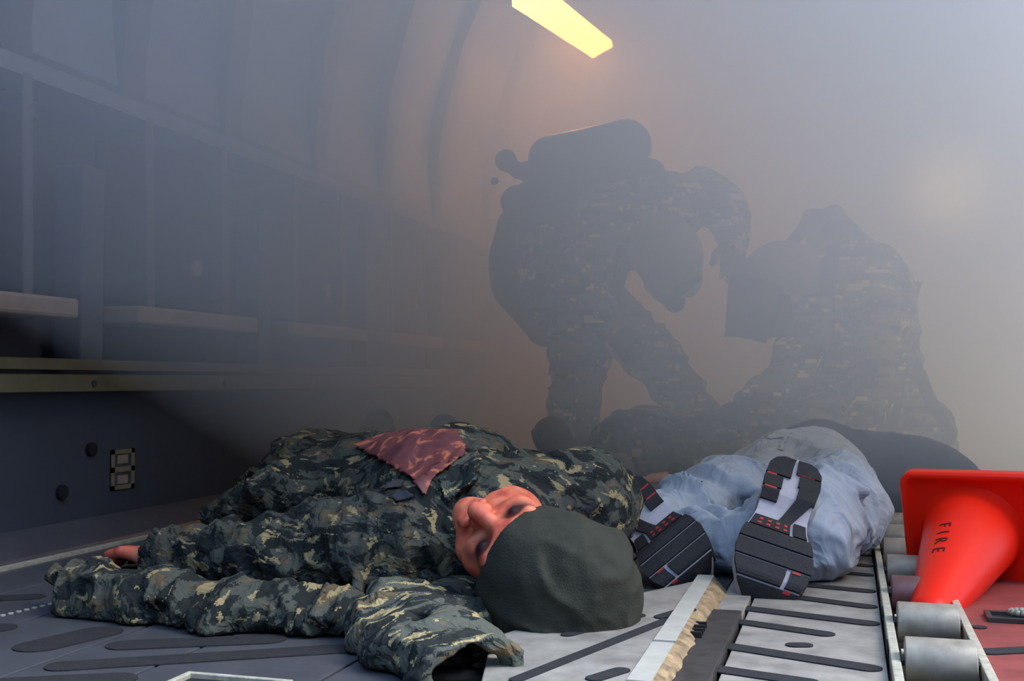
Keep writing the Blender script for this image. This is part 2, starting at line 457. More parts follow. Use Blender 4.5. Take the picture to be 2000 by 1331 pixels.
def hand_prims(wr, di, nr, sc_=1.0, thumb=1, curl=0.5):
    """palm, four fingers of unequal length with knuckle bends, and a thumb from the side of the palm"""
    di = unit(di); nr = np.asarray(nr, float); nr = unit(nr - di * (nr @ di)); s = np.cross(di, nr)
    P = [cap(wr, wr + di * .03 * sc_, .026 * sc_, .028 * sc_, (nr, .65))]
    for i, (o, L) in enumerate(((-.030, .062), (-.010, .076), (.011, .071), (.030, .055))):
        b = wr + di * .075 * sc_ + s * o * sc_
        P.append(cap(wr + di * .02 * sc_ + s * o * .6 * sc_, b, .016 * sc_, .012 * sc_, k=.012))
        m1 = b + (di * math.cos(curl * .6) - nr * math.sin(curl * .6)) * L * .55 * sc_
        m2 = m1 + (di * math.cos(curl * 1.6) - nr * math.sin(curl * 1.6)) * L * .5 * sc_
        P += [cap(b, m1, .0095 * sc_, .0088 * sc_, k=.004), cap(m1, m2, .0088 * sc_, .0075 * sc_, k=.004)]
    t0 = wr + di * .025 * sc_ + s * thumb * .024 * sc_
    t1 = t0 + (di * .6 + s * thumb * .75) * .04 * sc_; t2 = t1 + (di * .9 + s * thumb * .25 - nr * .3) * .034 * sc_
    return P + [cap(t0, t1, .014 * sc_, .011 * sc_, k=.01), cap(t1, t2, .0105 * sc_, .009 * sc_, k=.004)]

# ---------------------------------------------------------------- settings of lamps and smoke
LAMP_E = 68.0; GLOW_E = 16.0
SMOKE_COL = (0.72, 0.83, 1.0); SMOKE_D = 1.15; SMOKE_G = 0.0
SMOKE_FRONT = [2.75, 2.6, 2.35, 2.0, 1.6, 1.35, 1.3, 1.3, 1.4]
LEFT_BACK = [.15, .15, .0, -.4, -.3, .0, -.1, -.3, -.3]

# ================================================================ THE SETTING
def structure(o): o['kind'] = 'structure'; return o
LEFT, RIGHT, FARY = -1.55, 2.7, 13.0
b = MB(); b.box((LEFT - .5, -2.6, -.12), (RIGHT, FARY, -.05)); floor = structure(b.build('floor', 'seam'))

def panel(x0, x1, y0, y1, mat='floor', z1=0.0, z0=-.05, name='floor_panel', par=None):
    m = MB(); m.box((x0, y0, z0), (x1, y1, z1)); return m.build(name, mat, par or floor, bevel=.0015)
g = .0025
lats = [LEFT, -1.38, -1.19, -.992, -.844, -.613, -.42, -.205]
for i in range(len(lats) - 1):
    for (y0, y1) in ((-.4, 2.6), (2.6, 5.2), (5.2, 8.4), (8.4, FARY)):
        panel(lats[i] + g, lats[i + 1] - g, y0 + g, y1 - g)
for (y0, y1) in ((-.4, 2.35), (2.35, 5.2), (5.2, 8.4), (8.4, FARY)):
    panel(-.155, .042, y0 + g, y1 - g, 'floor_warm')
    panel(.165, .75, y0 + g, y1 - g, 'red_plate' if y0 < 2 else 'floor_warm')
    for x in (.755, 1.2, 1.7, 2.2): panel(x, x + (.44 if x < 1 else .495), y0 + g, y1 - g, 'floor')

def stadium(p, q, hw, n=8):
    p = np.asarray(p[:2], float); q = np.asarray(q[:2], float); d = unit(q - p); e = np.array((-d[1], d[0]))
    pts = []
    for i in range(n + 1):
        t = -math.pi / 2 + math.pi * i / n; pts.append(q + hw * (math.cos(t) * d + math.sin(t) * e))
    for i in range(n + 1):
        t = math.pi / 2 + math.pi * i / n; pts.append(p + hw * (math.cos(t) * d + math.sin(t) * e))
    return pts
def strip(a, b_, hw, z=0.0, par=None, name='grip_strip', mat='strip', zt=.0018):
    m = MB(); p, q = G(*a, z), G(*b_, z)
    d = unit(q - p); m.prism(stadium(p + d * hw, q - d * hw, hw), z, z + zt); return m.build(name, mat, par or floor)
for a, b_, hw in [((1380, 1306), (1600, 1338), .016), ((1408, 1262), (1723, 1311), .017), ((1436, 1215), (1630, 1243), .016),
                  ((1440, 1188), (1718, 1222), .017), ((1500, 1161), (1713, 1189), .016), ((1520, 1139), (1711, 1158), .016),
                  ((1560, 1112), (1707, 1126), .014), ((1590, 1096), (1705, 1108), .013), ((1610, 1078), (1704, 1087), .012), ((1620, 1062), (1703, 1071), .012),
                  ((1534, 1262), (1588, 1262), .012), ((1370, 1086), (1440, 1090), .02), ((1375, 1105), (1436, 1100), .012),
                  ((33, 1274), (230, 1228), .034), ((205, 1264), (560, 1249), .027), ((85, 1306), (720, 1266), .024), ((-60, 1232), (35, 1226), .028),
                  ((-60, 1174), (90, 1166), .024), ((120, 1109), (240, 1105), .022), ((-40, 1342), (270, 1327), .03), ((150, 1140), (330, 1132), .02),
                  ((1910, 1276), (2080, 1268), .016), ((1900, 1228), (1925, 1226), .01)]:
    strip(a, b_, hw)
for i in range(9):   # perforated dashes at the left edge
    a = (-30 + i * 15.5, 1212 - i * 3.7)
    strip(a, (a[0] + 9, a[1] - 2), .004, name='floor_dash', mat='white_edge')

# raised pale plate with a chipped edge under and beside the head
PZ = .022
pp = [G(1395, 1127, PZ), G(1272, 1336, PZ), G(1180, 1500, PZ), G(900, 1500, PZ), G(960, 1245, PZ), G(1150, 1186, PZ), G(1230, 1163, PZ)]
pp = [p[:2] for p in pp]
area = sum(pp[i][0] * pp[(i + 1) % len(pp)][1] - pp[(i + 1) % len(pp)][0] * pp[i][1] for i in range(len(pp)))
if area < 0: pp = pp[::-1]
m = MB(); m.prism(pp, 0.0015, PZ); plate = m.build('metal_plate', 'floor_warm', bevel=.002)
tag(plate, 'pale raised metal plate with chipped tan edge beside the cap', 'plate')
for a, b_, hw in [((1000, 1333), (1313, 1209), .0085), ((1285, 1210), (1352, 1190), .013), ((1150, 1331), (1224, 1308), .011), ((1100, 1244), (1256, 1202), .009)]:
    strip(a, b_, hw, PZ, plate)
def along(pts0, pts1, n):   # white band on the plate's top along its right edge
    return [pts0 + (pts1 - pts0) * i / n for i in range(n + 1)]
e0, e1 = G(1272, 1336, PZ), G(1395, 1127, PZ)
dv = unit(e1 - e0); sd = np.array((-dv[1], dv[0], 0))
for t0, t1 in ((0, .27), (.285, 1.0)):
    m = MB(); a = e0 + (e1 - e0) * t0; c = e0 + (e1 - e0) * t1
    m.prism([a[:2], c[:2], (c + sd * .028)[:2], (a + sd * .028)[:2]], PZ, PZ + .0025); m.build('edge_band', 'white_edge', plate)
# tan chipped side: irregular flakes
rnd = random.Random(3)
m = MB(); L = np.linalg.norm(e1 - e0); n = 46; prev = None
vs = []
for i in range(n + 1):
    t = i / n; c = e0 + (e1 - e0) * t
    w = .026 + .007 * math.sin(t * 23) * math.sin(t * 57 + 1) + rnd.uniform(-.003, .003)
    if t > .97: w *= .5
    vs += [c + UP * .001, c - sd * w * .45 + UP * -.004, c - sd * w + UP * -.0215]
m.add(vs, [(i * 3 + k, i * 3 + 3 + k, i * 3 + 4 + k, i * 3 + 1 + k) for i in range(n) for k in (0, 1)])
m.build('chipped_edge', 'tan_edge', plate, smooth=True)
for i in range(4):   # dark stencil-like notches on the tan side
    c = e0 + (e1 - e0) * (.40 + .03 * i) - sd * .014 + UP * -.006
    mm = MB(); mm.prism([(c + dv * .003 - sd * .011)[:2], (c + dv * .003 + sd * .004)[:2], (c - dv * .003 + sd * .004)[:2], (c - dv * .003 - sd * .011)[:2]], c[2] - .012, c[2] + .004)
    mm.build('notch_mark', 'seam', plate)
# dark steel bar and pale bar in the channel beside it
yb = G(1420, 1207)[1]
m = MB(); m.box((-.203, -.3, -.015), (-.160, yb, .012)); o = m.build('channel_bar', 'dark_steel', bevel=.001)
tag(o, 'dark worn steel bar lying between the pale plate and grip-striped panel', 'bar')
m = MB(); m.box((-.203, yb + .003, -.015), (-.160, 2.6, .004)); m.build('rail_insert', 'floor_warm', floor, bevel=.001)

# tie-down pans
def pan(name, lo, hi, label, ringc):
    r = empty(name, ((lo[0] + hi[0]) / 2, (lo[1] + hi[1]) / 2, 0), label, 'tie-down')
    m = MB(); m.box((lo[0], lo[1], 0), (hi[0], hi[1], .002)); m.build('pan', 'seam', r)
    t = .008
    m = MB()
    for l, h in (((lo[0] - t, lo[1] - t, 0), (hi[0] + t, lo[1], .008)), ((lo[0] - t, hi[1], 0), (hi[0] + t, hi[1] + t, .008)),
                 ((lo[0] - t, lo[1], 0), (lo[0], hi[1], .008)), ((hi[0], lo[1], 0), (hi[0] + t, hi[1], .008))): m.box(l, h)
    m.build('frame', 'dark_steel' if ringc else 'rail', r, bevel=.001)
    cx, cy_ = (lo[0] + hi[0]) / 2, (lo[1] + hi[1]) / 2
    m = MB(); pts = [np.array((cx + .022 * math.cos(t), cy_ + .014 * math.sin(t), .012)) for t in np.linspace(0, 2 * math.pi, 17)]
    m.tube(pts, .005)
    if ringc: m.build('ring', 'roller', r, True)
    return r
q = G(1985, 1212); pan('tie_down_pan', (q[0] - .035, q[1] - .022), (q[0] + .06, q[1] + .022), 'dark tie-down pan with metal ring set in the red plate', True)
q = G(440, 1345); pan('tie_down_pan', (q[0] - .06, q[1] - .05), (q[0] + .065, q[1] + .022), 'tie-down pan with bright metal frame at the bottom left floor', False)

# roller conveyor
tray = empty('roller_conveyor', (.105, 0, 0), 'steel roller conveyor tray running along the floor under the cone', 'conveyor')
m = MB(); m.box((.045, -.3, -.05), (.162, 9, -.045)); m.build('tray_bed', 'seam', tray)
for x0 in (.046, .150):
    m = MB(); m.box((x0, -.3, -.045), (x0 + .0115, 9, .017)); m.build('side_rail', 'rail', tray, bevel=.0015)
ROLLY = [1.507 + .2345 * i for i in range(-4, 18)]
for i, y in enumerate(ROLLY):
    m = MB(); m.cyl((.0625, y, .014), (.1455, y, .014), .0285, 28)
    o = m.build('roller', 'roller_red' if abs(y - ROLLY[6]) < .01 else 'roller', tray, bevel=.002)
    for p in o.data.polygons: p.use_smooth = len(p.vertices) == 4
    m = MB(); m.cyl((.0585, y, .014), (.1495, y, .014), .007, 10); m.build('axle', 'dark_steel', tray)
    m = MB(); m.box((.044, y + .06, -.01), (.0462, y + .12, .012)); m.build('rail_slot', 'seam', tray)
    m = MB(); m.box((.0625, y + .085, .002), (.1455, y + .1, .005)); m.build('cross_bar', 'rail', tray)

# left side wall, its sill, ledge, seats and frames
def ext(name, prof, y0, y1, mat, par=None, closed=True):
    n = len(prof); v = [(p[0], y, p[1]) for y in (y0, y1) for p in prof]
    f = [(i, (i + 1) % n, n + (i + 1) % n, n + i) for i in range(n)] + [tuple(range(n))[::-1], tuple(range(n, 2 * n))]
    return mobj(name, v, f, mat, par)
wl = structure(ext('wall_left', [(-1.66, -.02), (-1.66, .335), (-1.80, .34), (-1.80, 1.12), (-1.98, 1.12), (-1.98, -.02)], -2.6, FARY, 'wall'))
ext('sill', [(LEFT, 0), (LEFT - .015, .012), (-1.66, .05), (-1.66, -.01), (LEFT, -.01)], 1.2, FARY, 'floor', wl)
m = MB(); m.box((LEFT - .012, 1.2, .0), (LEFT + .012, FARY, .006)); m.build('edge_trim', 'rail', wl)
ext('ledge_strip', [(-1.60, .338), (-1.60, .372), (-1.66, .376), (-1.66, .334)], 1.2, FARY, 'yellow', wl)
ext('ledge_strip', [(-1.64, .385), (-1.64, .408), (-1.72, .412), (-1.72, .385)], 1.2, FARY, 'yellow', wl)
for y in np.arange(1.6, 9, .55):
    m = MB(); m.cyl((-1.6, y, .355), (-1.597, y, .355), .008, 12); m.build('bolt', 'dark_steel', wl)
# upper hull: quilted liner curving over to the right wall, with ribs
prof = []
for i in range(17):
    t = math.pi * (1 - i / 16); prof.append((.45 + 2.3 * math.cos(t), 1.1 + 2.3 * math.sin(t)))
def shell(i0, i1, y0, y1, mat, name, thick=.05):
    A = prof[i0:i1 + 1]; cx, cz = .45, 1.1
    O = [(cx + (p[0] - cx) * (1 + thick / 2.3), cz + (p[1] - cz) * (1 + thick / 2.3)) for p in A]
    return ext(name, A + O[::-1], y0, y1, mat)
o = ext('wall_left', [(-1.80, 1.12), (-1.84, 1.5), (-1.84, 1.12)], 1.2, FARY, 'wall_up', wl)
structure(shell(0, 4, -2.6, FARY, 'wall_up', 'trim_1')); structure(shell(4, 11, 2.0, FARY, 'wall_up', 'ceiling')); structure(shell(12, 16, 9.5, FARY, 'wall_up', 'wall_right'))  # ceiling and right wall stop short: unseen openings added to let daylight in
structure(ext('trim_2', [(RIGHT, -.02), (RIGHT + .08, -.02), (RIGHT + .12, 1.12), (RIGHT + .05, 1.12)], 9.5, FARY, 'wall_up'))
m = MB(); m.box((-2.0, FARY, -.1), (2.9, FARY + .1, 3.5)); structure(m.build('wall_end', 'wall_up'))
m = MB(); m.box((-2.0, -2.7, -.1), (2.9, -2.6, 2.0)); structure(m.build('added_wall_rear', 'wall_up'))  # unseen wall, added to hold back sky light from behind the camera
structure(shell(11, 16, -2.6, .2, 'wall_up', 'added_wall_right'))  # unseen wall piece, added to close off light from the right rear
structure(ext('trim_3', [(RIGHT, -.02), (RIGHT + .08, -.02), (RIGHT + .12, 1.12), (RIGHT + .05, 1.12)], -2.6, .2, 'wall_up'))  # lower part of the same added wall piece
for y in (2.06, 2.5, 3.0, 3.6, 4.2, 4.8, 5.6):
    m = MB()
    pts = [(-1.77, 1.0)] + [(.45 + 2.24 * math.cos(t), 1.1 + 2.24 * math.sin(t)) for t in np.linspace(math.pi * .99, math.pi * .62, 8)]
    for (x0, z0), (x1, z1) in zip(pts[:-1], pts[1:]):
        m.add([(x0, y, z0), (x0 - .05, y, z0), (x1 - .05, y, z1 + .02), (x1, y, z1), (x0, y + .1, z0), (x0 - .05, y + .1, z0), (x1 - .05, y + .1, z1 + .02), (x1, y + .1, z1)],
              [(0, 1, 2, 3), (7, 6, 5, 4), (0, 3, 7, 4), (1, 5, 6, 2)])
    m.build('rib', 'wall', wl)
ext('upper_rail', [(-1.70, 1.02), (-1.70, 1.06), (-1.79, 1.08), (-1.79, 1.0)], 1.2, FARY, 'wall_up', wl)
# fold-down side seats: each with a pan, back and two straps
SEATS = ['folded side seat in the smoke at the far left edge of the wall', 'side seat right of the dark gap on the smoky left wall',
         'middle side seat on the smoky left wall', 'side seat fading into smoke left of the standing responder', 'farthest side seat lost in the smoke']
for i, y in enumerate((1.55, 2.36, 3.15, 3.95, 4.75)):
    r = empty('side_seat', (-1.7, y + .3, .45), SEATS[i], 'seat', 'fold-down seats on the left wall')
    m = MB(); m.box((-1.79, y + .04, .50), (-1.655, y + .62, .545)); m.build('seat_pan', 'beige', r, bevel=.008)
    m = MB(); m.box((-1.796, y + .04, .56), (-1.765, y + .62, .96)); m.build('backrest', 'gear', r, bevel=.008)
    for yy in (y + .12, y + .48):
        m = MB(); m.add([(-1.70, yy, 1.03), (-1.70, yy + .03, 1.03), (-1.69, yy + .03, .54), (-1.69, yy, .54), (-1.704, yy, 1.03), (-1.704, yy + .03, 1.03), (-1.694, yy + .03, .54), (-1.694, yy, .54)],
                         [(0, 1, 2, 3), (7, 6, 5, 4), (0, 4, 5, 1), (2, 6, 7, 3), (0, 3, 7, 4), (1, 5, 6, 2)]); m.build('strap', 'strap', r)
    m = MB(); m.cyl((-1.67, y + .3, .66), (-1.66, y + .3, .66), .022, 14); m.build('buckle', 'beige', r)
    m = MB(); m.box((-1.76, y + .66, .40), (-1.68, y + .74, .86)); m.build('support_post', 'wall', r, bevel=.006)
# placard
q = W(247, 917, 2.71); pl = empty('wall_placard', (-1.659, q[1], q[2]), 'small cream framed placard on the dark lower left wall', 'placard')
hw, hh = .045, .047
for nm, rects in (('frame', [(-hw, -hh, hw, -hh + .01), (-hw, hh - .01, hw, hh), (-hw, -hh, -hw + .013, hh), (hw - .013, -hh, hw, hh), (-hw, -.006, hw, .006)]),):
    for rc in rects:
        m = MB(); m.box((-1.662, q[1] + rc[0], q[2] + rc[1]), (-1.656, q[1] + rc[2], q[2] + rc[3])); m.build(nm, 'placard', pl)
m = MB(); m.box((-1.664, q[1] - hw, q[2] - hh), (-1.658, q[1] + hw, q[2] + hh)); m.build('plate', 'wall', pl)
for dz in (-.024, .024):
    m = MB(); m.box((-1.661, q[1] - .02, q[2] + dz - .010), (-1.657, q[1] + .02, q[2] + dz + .010)); m.build('symbol', 'beige', pl)
o = G(140, 960, 0); 
for (px, py, d) in ((125, 962, 2.5), (170, 878, 2.6)):
    p = W(px, py, d); m = MB(); m.cyl((-1.66, p[1], p[2]), (-1.65, p[1], p[2]), .016, 14); m.build('socket', 'seam', wl)

# ceiling lamps: one seen as an orange bar, others along the same row further on
LZ = 2.05
c4 = [G(1000, 12, LZ), G(1158, 114, LZ), G(1196, 92, LZ), G(1062, -16, LZ)]
lamp_mat = emitter('orange lamp glass', (1.0, 0.53, 0.18), LAMP_E)
lc = np.mean(c4, 0)
def lamp(off, label):
    r = empty('ceiling_lamp', lc + off, label, 'lamp', 'ceiling lamps')
    v = [p + off for p in c4]
    mobj('diffuser', v + [p + UP * .03 for p in v], [(0, 1, 2, 3), (7, 6, 5, 4), (0, 4, 5, 1), (1, 5, 6, 2), (2, 6, 7, 3), (3, 7, 4, 0)], lamp_mat, r)
    ctr = lc + off; w = [ctr + (p - ctr) * 1.0 for p in v]
    mobj('housing', [p + UP * .031 for p in w] + [p + UP * .09 for p in w], [(3, 2, 1, 0), (4, 5, 6, 7), (0, 1, 5, 4), (1, 2, 6, 5), (2, 3, 7, 6), (3, 0, 4, 7)], 'wall', r)
    m = MB()
    for s in (.3, .7):
        a = v[0] * (1 - s) + v[1] * s; c = v[3] * (1 - s) + v[2] * s; mid = (a + c) / 2
        m.cyl(mid + UP * .09, mid + UP * .50, .008, 8)
    m.build('hanger', 'dark_steel', r)
    return r
LAMPS = []
for off, lb in LAMPS: lamp(off, lb)
lamp(np.zeros(3), 'glowing orange ceiling lamp bar at the top of the picture')
# added flood lamp, an unseen source put in for the white glow at right
wp = W(1850, 365, 7.2)
wk = empty('glow_lamp', (wp[0], wp[1], 0), 'added flood lamp on a stand making the white glow in the smoke at right', 'lamp')
wd = unit(-wp * (1, 1, 0))
m = MB(); m.cyl(wp, wp - wd * .12, .46, 40, .12); m.build('reflector', 'dark_steel', wk, True)
def flood_glass():     # emission fades to the rim so the added glow has a soft edge
    mt, nt, bs = nmat('white flood lamp glass')
    tc = nd(nt, 'ShaderNodeTexCoord'); ln = nd(nt, 'ShaderNodeVectorMath', operation='LENGTH')
    sb = nd(nt, 'ShaderNodeVectorMath', operation='SUBTRACT'); sb.inputs[1].default_value = (0, 0, wp[2])
    nt.links.new(tc.outputs['Object'], sb.inputs[0]); nt.links.new(sb.outputs[0], ln.inputs[0])
    mr = nd(nt, 'ShaderNodeMapRange', interpolation_type='SMOOTHERSTEP'); mr.inputs[1].default_value = 0.0; mr.inputs[2].default_value = .46
    mr.inputs[3].default_value = GLOW_E; mr.inputs[4].default_value = 0.0
    nt.links.new(ln.outputs['Value'], mr.inputs[0])
    bs.inputs['Emission Color'].default_value = (.55, .8, 1, 1); nt.links.new(mr.outputs[0], bs.inputs['Emission Strength'])
    return mt
m = MB(); m.cyl(wp + wd * .004, wp + wd * .012, .45, 40); m.build('lamp_glass', flood_glass(), wk)
m = MB(); m.cyl((wp[0], wp[1], .0), wp - (0, 0, .46), .02, 12); m.build('stand', 'dark_steel', wk)
for a in (0, 2.1, 4.2):
    m = MB(); m.cyl((wp[0], wp[1], .4), (wp[0] + .4 * math.cos(a), wp[1] + .4 * math.sin(a), .012), .012, 8); m.build('leg', 'dark_steel', wk)

# ---------------------------------------------------------------- smoke bank
def smoke():
    zs = [.002, .12, .3, .55, .85, 1.2, 1.7, 2.3, 2.95]
    base = SMOKE_FRONT
    nx = 27; xs = np.linspace(-1.54, 2.6, nx); v = []; f = []
    nz = len(zs)
    for j, z in enumerate(zs):
        zx0, zx1 = (-1.545, 1.85) if z < .3 else (-1.6, 1.85) if z < .9 else (-1.6, 1.85) if z < 2 else (-1.0, 1.8) if z < 2.5 else (-.6, 1.5)
        for i, x in enumerate(np.linspace(zx0, zx1, nx)):
            w = noise(np.array([[x * 1.1 + 3, z * 1.5, 4.2]]))[0] - .5 + .6 * (noise(np.array([[x * 2.7 + 8, z * 3, 1.2]]))[0] - .5)
            y = base[j] + .5 * w + max(0, -x - .6) * LEFT_BACK[j] + min(1.4, max(0, x)) * (.1 if j < 5 else .5)
            v.append((x, y, z))
    for j in range(nz):
        zx0, zx1 = v[j * nx][0], v[j * nx + nx - 1][0]
        for i in range(nx): v.append((zx0 + (zx1 - zx0) * i / (nx - 1), FARY - .05, zs[j]))
    o = nz * nx
    for j in range(nz - 1):
        for i in range(nx - 1):
            a = j * nx + i; f.append((a, a + 1, a + nx + 1, a + nx)); f.append((o + a + 1, o + a, o + a + nx, o + a + nx + 1))
        a = j * nx; f.append((o + a, a, a + nx, o + a + nx)); a += nx - 1; f.append((a, o + a, o + a + nx, a + nx))
    for i in range(nx - 1):
        f.append((i + 1, i, o + i, o + i + 1)); a = (nz - 1) * nx + i; f.append((a, a + 1, o + a + 1, o + a))
    mt = bpy.data.materials.new('smoke'); mt.use_nodes = True; nt = mt.node_tree; nt.nodes.clear()
    out = nt.nodes.new('ShaderNodeOutputMaterial')
    vs = nt.nodes.new('ShaderNodeVolumeScatter'); vs.inputs['Color'].default_value = (*SMOKE_COL, 1); vs.inputs['Density'].default_value = SMOKE_D
    vs.inputs['Anisotropy'].default_value = SMOKE_G
    nt.links.new(vs.outputs[0], out.inputs['Volume'])
    mt.cycles.homogeneous_volume = True
    ob = mobj('smoke', v, f, mt, None, True)
    tag(ob, 'thick grey smoke filling the hold behind the casualties', 'smoke', kind='stuff')
smoke()

# ================================================================ TRAFFIC CONE
def traffic_cone():
    bc = W(1898, 1042, 2.08); tip = W(1811, 1218, 1.775)
    ax = unit(tip - bc)
    e = unit(np.cross(UP, ax)); g2 = np.cross(ax, e)           # e: sideways, g2: up in the base plane
    if e @ RGT < 0: e, g2 = -e, -g2
    if g2[2] < 0: g2 = -g2
    roll = math.radians(1.0); e, g2 = e * math.cos(roll) + g2 * math.sin(roll), g2 * math.cos(roll) - e * math.sin(roll)
    L = np.linalg.norm(tip - bc)
    r = empty('traffic_cone', (bc[0], bc[1], 0), 'bright red-orange traffic cone lettered FIRE tipped over on the rollers', 'cone')
    # square base tray with a raised rounded rim
    H = .117; rc = .024
    def rr(h, rad, n=6):
        pts = []
        for cx, cy_, a0 in ((h - rad, h - rad, 0), (-h + rad, h - rad, 90), (-h + rad, -h + rad, 180), (h - rad, -h + rad, 270)):
            for i in range(n + 1):
                t = math.radians(a0 + 90 * i / n); pts.append((cx + rad * math.cos(t), cy_ + rad * math.sin(t)))
        return pts
    rings = [(H, rc, -.012), (H, rc, .010), (H - .004, rc - .003, .014), (H - .010, rc - .006, .013), (H - .017, rc - .01, .002), (.083, .08, .0)]
    v = []; f = []; n = 28
    for h, rad, z in rings: v += [bc + e * p[0] + g2 * p[1] + ax * z for p in rr(h, rad)]
    for k in range(len(rings) - 1):
        for i in range(n): f.append((k * n + i, k * n + (i + 1) % n, (k + 1) * n + (i + 1) % n, (k + 1) * n + i))
    f.append(tuple(range(n))[::-1]); 
    mobj('base', v, f, 'cone', r, True)
    # cone shell
    r0, r1 = .082, .030; prof = [(0, .090), (.006, .0845), (.016, .0815)] + [(.016 + (L - .016) * t, .0815 + (r1 - .0815) * t) for t in np.linspace(.1, 1, 12)] + [(L, r1 - .006), (L - .02, r1 - .008)]
    ns = 48; v = []; f = []
    for z, rad in prof:
        for i in range(ns):
            t = 2 * math.pi * i / ns; v.append(bc + ax * z + rad * (math.cos(t) * e + math.sin(t) * g2))
    for k in range(len(prof) - 1):
        for i in range(ns): f.append((k * ns + i, k * ns + (i + 1) % ns, (k + 1) * ns + (i + 1) % ns, (k + 1) * ns + i))
    mobj('cone_body', v, f, 'cone', r, True)
    # lettering wrapped on the cone, reading down towards the tip
    cu = bpy.data.curves.new('lettering', 'FONT'); cu.body = 'FIRE'; cu.size = .031; cu.space_character = 1.9; cu.extrude = 0
    to = bpy.data.objects.new('lettering', cu); C.objects.link(to)
    me = bpy.data.meshes.new_from_object(to.evaluated_get(bpy.context.evaluated_depsgraph_get()))
    bpy.data.objects.remove(to)
    bm = bmesh.new(); bm.from_mesh(me)
    bmesh.ops.triangulate(bm, faces=bm.faces)
    bmesh.ops.subdivide_edges(bm, edges=[q for q in bm.edges if q.calc_length() > .006], cuts=2)
    ang0 = math.radians(114); z0 = .118
    vs = []
    for q in bm.verts:
        z = z0 + q.co.x
        t = (z - .016) / (L - .016); rad = .0815 + (r1 - .0815) * t + .0006
        an = ang0 - q.co.y / rad
        vs.append(bc + ax * z + rad * (math.cos(an) * e + math.sin(an) * g2))
    fs = [tuple(x.index for x in p.verts) for p in bm.faces]; bm.free()
    o = mobj('lettering', vs, fs, 'ink', r)
    md = o.modifiers.new('thick', 'SOLIDIFY'); md.thickness = .0006; md.offset = 0
traffic_cone()

# ================================================================ CASUALTY IN CAMOUFLAGE, ON HIS BACK
cm = empty('person', V(-.15, 2.0, 0), 'person in camouflage and dark green fleece cap lying on their back, head nearest', 'person')
HC = W(1034, 1103, 1.675)
def camv(x, y, z): return unit(RGT * x + UP * y - FWD * z)      # right, up, towards the viewer
HR = frame(camv(.52, -.20, .83), camv(-.66, .70, .25))
shL, shR = W(792, 1062, 1.90), W(1120, 985, 1.97)
elL, wrL = W(540, 1092, 1.98), W(320, 1092, 2.13)
elR, wrR = W(1120, 960, 2.28), W(1000, 925, 2.48)
ches, abd, pel = W(890, 982, 2.12), W(735, 974, 2.38), W(640, 964, 2.62)
neck = W(985, 1035, 1.86)
knL, anL = W(690, 930, 3.0), W(735, 880, 3.42)
knR, anR = W(800, 930, 3.0), W(866, 890, 3.42)
# body: one continuous mesh
bp = head_prims(HC, HR, neck)
bp += [cap(neck, ches, .07, .10, k=.05), cap(shL, shR, .06), cap(ches, abd, .12, .11, (UP, .8), k=.05), cap(abd, pel, .11, .12, (UP, .8), k=.05),
       cap(shL, elL, .045, .036), cap(elL, wrL, .036, .027), cap(shR, elR, .045, .036), cap(elR, wrR, .036, .027),
       cap(pel + RGT * -.08, knL, .075, .052), cap(knL, anL, .05, .035), cap(pel + RGT * .08, knR, .075, .052), cap(knR, anR, .05, .035)]
hd = unit(wrL - elL)
bp += hand_prims(wrL + hd * .01, hd + np.array((0, .25, 0.12)), UP + .3 * FWD, 1.0, -1, .55)
bp += hand_prims(wrR, unit(wrR - elR), UP, 1.0, 1, .4)
body = cloth('body', bp, 'skin_red', cm, .0042, .022, floor=.004)
vw = wverts(body); q = (vw - HC) @ HR.T
br = np.zeros(len(vw), np.float32)
for s in (-1, 1):   # dark make-up round both eyes
    br = np.maximum(br, np.clip(1.5 - np.linalg.norm((q - (s * .036, .082, .004)) / (.024, .032, .017), axis=1), 0, 1))
br = np.maximum(br, np.clip(1.35 - np.linalg.norm((q - (-.050, .066, -.012)) / (.012, .03, .030), axis=1), 0, 1))
br = np.maximum(br, .5 * np.clip(1.4 - np.linalg.norm((q - (-.02, .1, -.045)) / (.012, .03, .02), axis=1), 0, 1))
at = body.data.attributes.new('bruise', 'FLOAT', 'POINT'); at.data.foreach_set('value', br.astype(np.float32))
# fleece cap
cq = lambda x, y, z: HC + HR[0] * x + HR[1] * y + HR[2] * z
capP = [ell(cq(.01, -.06, .05), HR, (.09, .075, .085), k=.05), ell(cq(0, -.012, .036), HR, (.100, .116, .108)), ell(cq(-.004, -.045, .075), HR, (.086, .092, .088), k=.05),
        ball(cq(.040, .004, .118), .034, k=.06), ball(cq(-.05, -.05, .10), .04, k=.05)]
f0, f1, f2 = cq(.052, .06, .10), cq(.03, .045, .128), cq(-.02, .02, .142)
capP += [cap(W(1125, 1104, 1.60), W(1208, 1068, 1.64), .012, .016, k=.03), cap(W(1040, 1130, 1.57), W(1000, 1225, 1.585), .012, .010, k=.03), cap(W(1090, 1150, 1.56), W(1150, 1120, 1.575), .010, .010, k=.03)]
capP += [cap(cq(.06, .050, .075), cq(.015, .050, .122), .011, .013, k=.030), cap(cq(-.03, .058, .098), cq(-.06, -.01, .115), .012, .015, k=.035)]
rim_n = -(HR[2] * .80 + HR[1] * -.52)
cloth('fleece_cap', capP, 'beanie', cm, .0042, .03, wr=[(cq(0, 0, -.05), cq(0, 0, .2), .0055, 9, 16)], floor=.024 if False else .003,
      cut=[(cq(0, .085, .026), rim_n)])
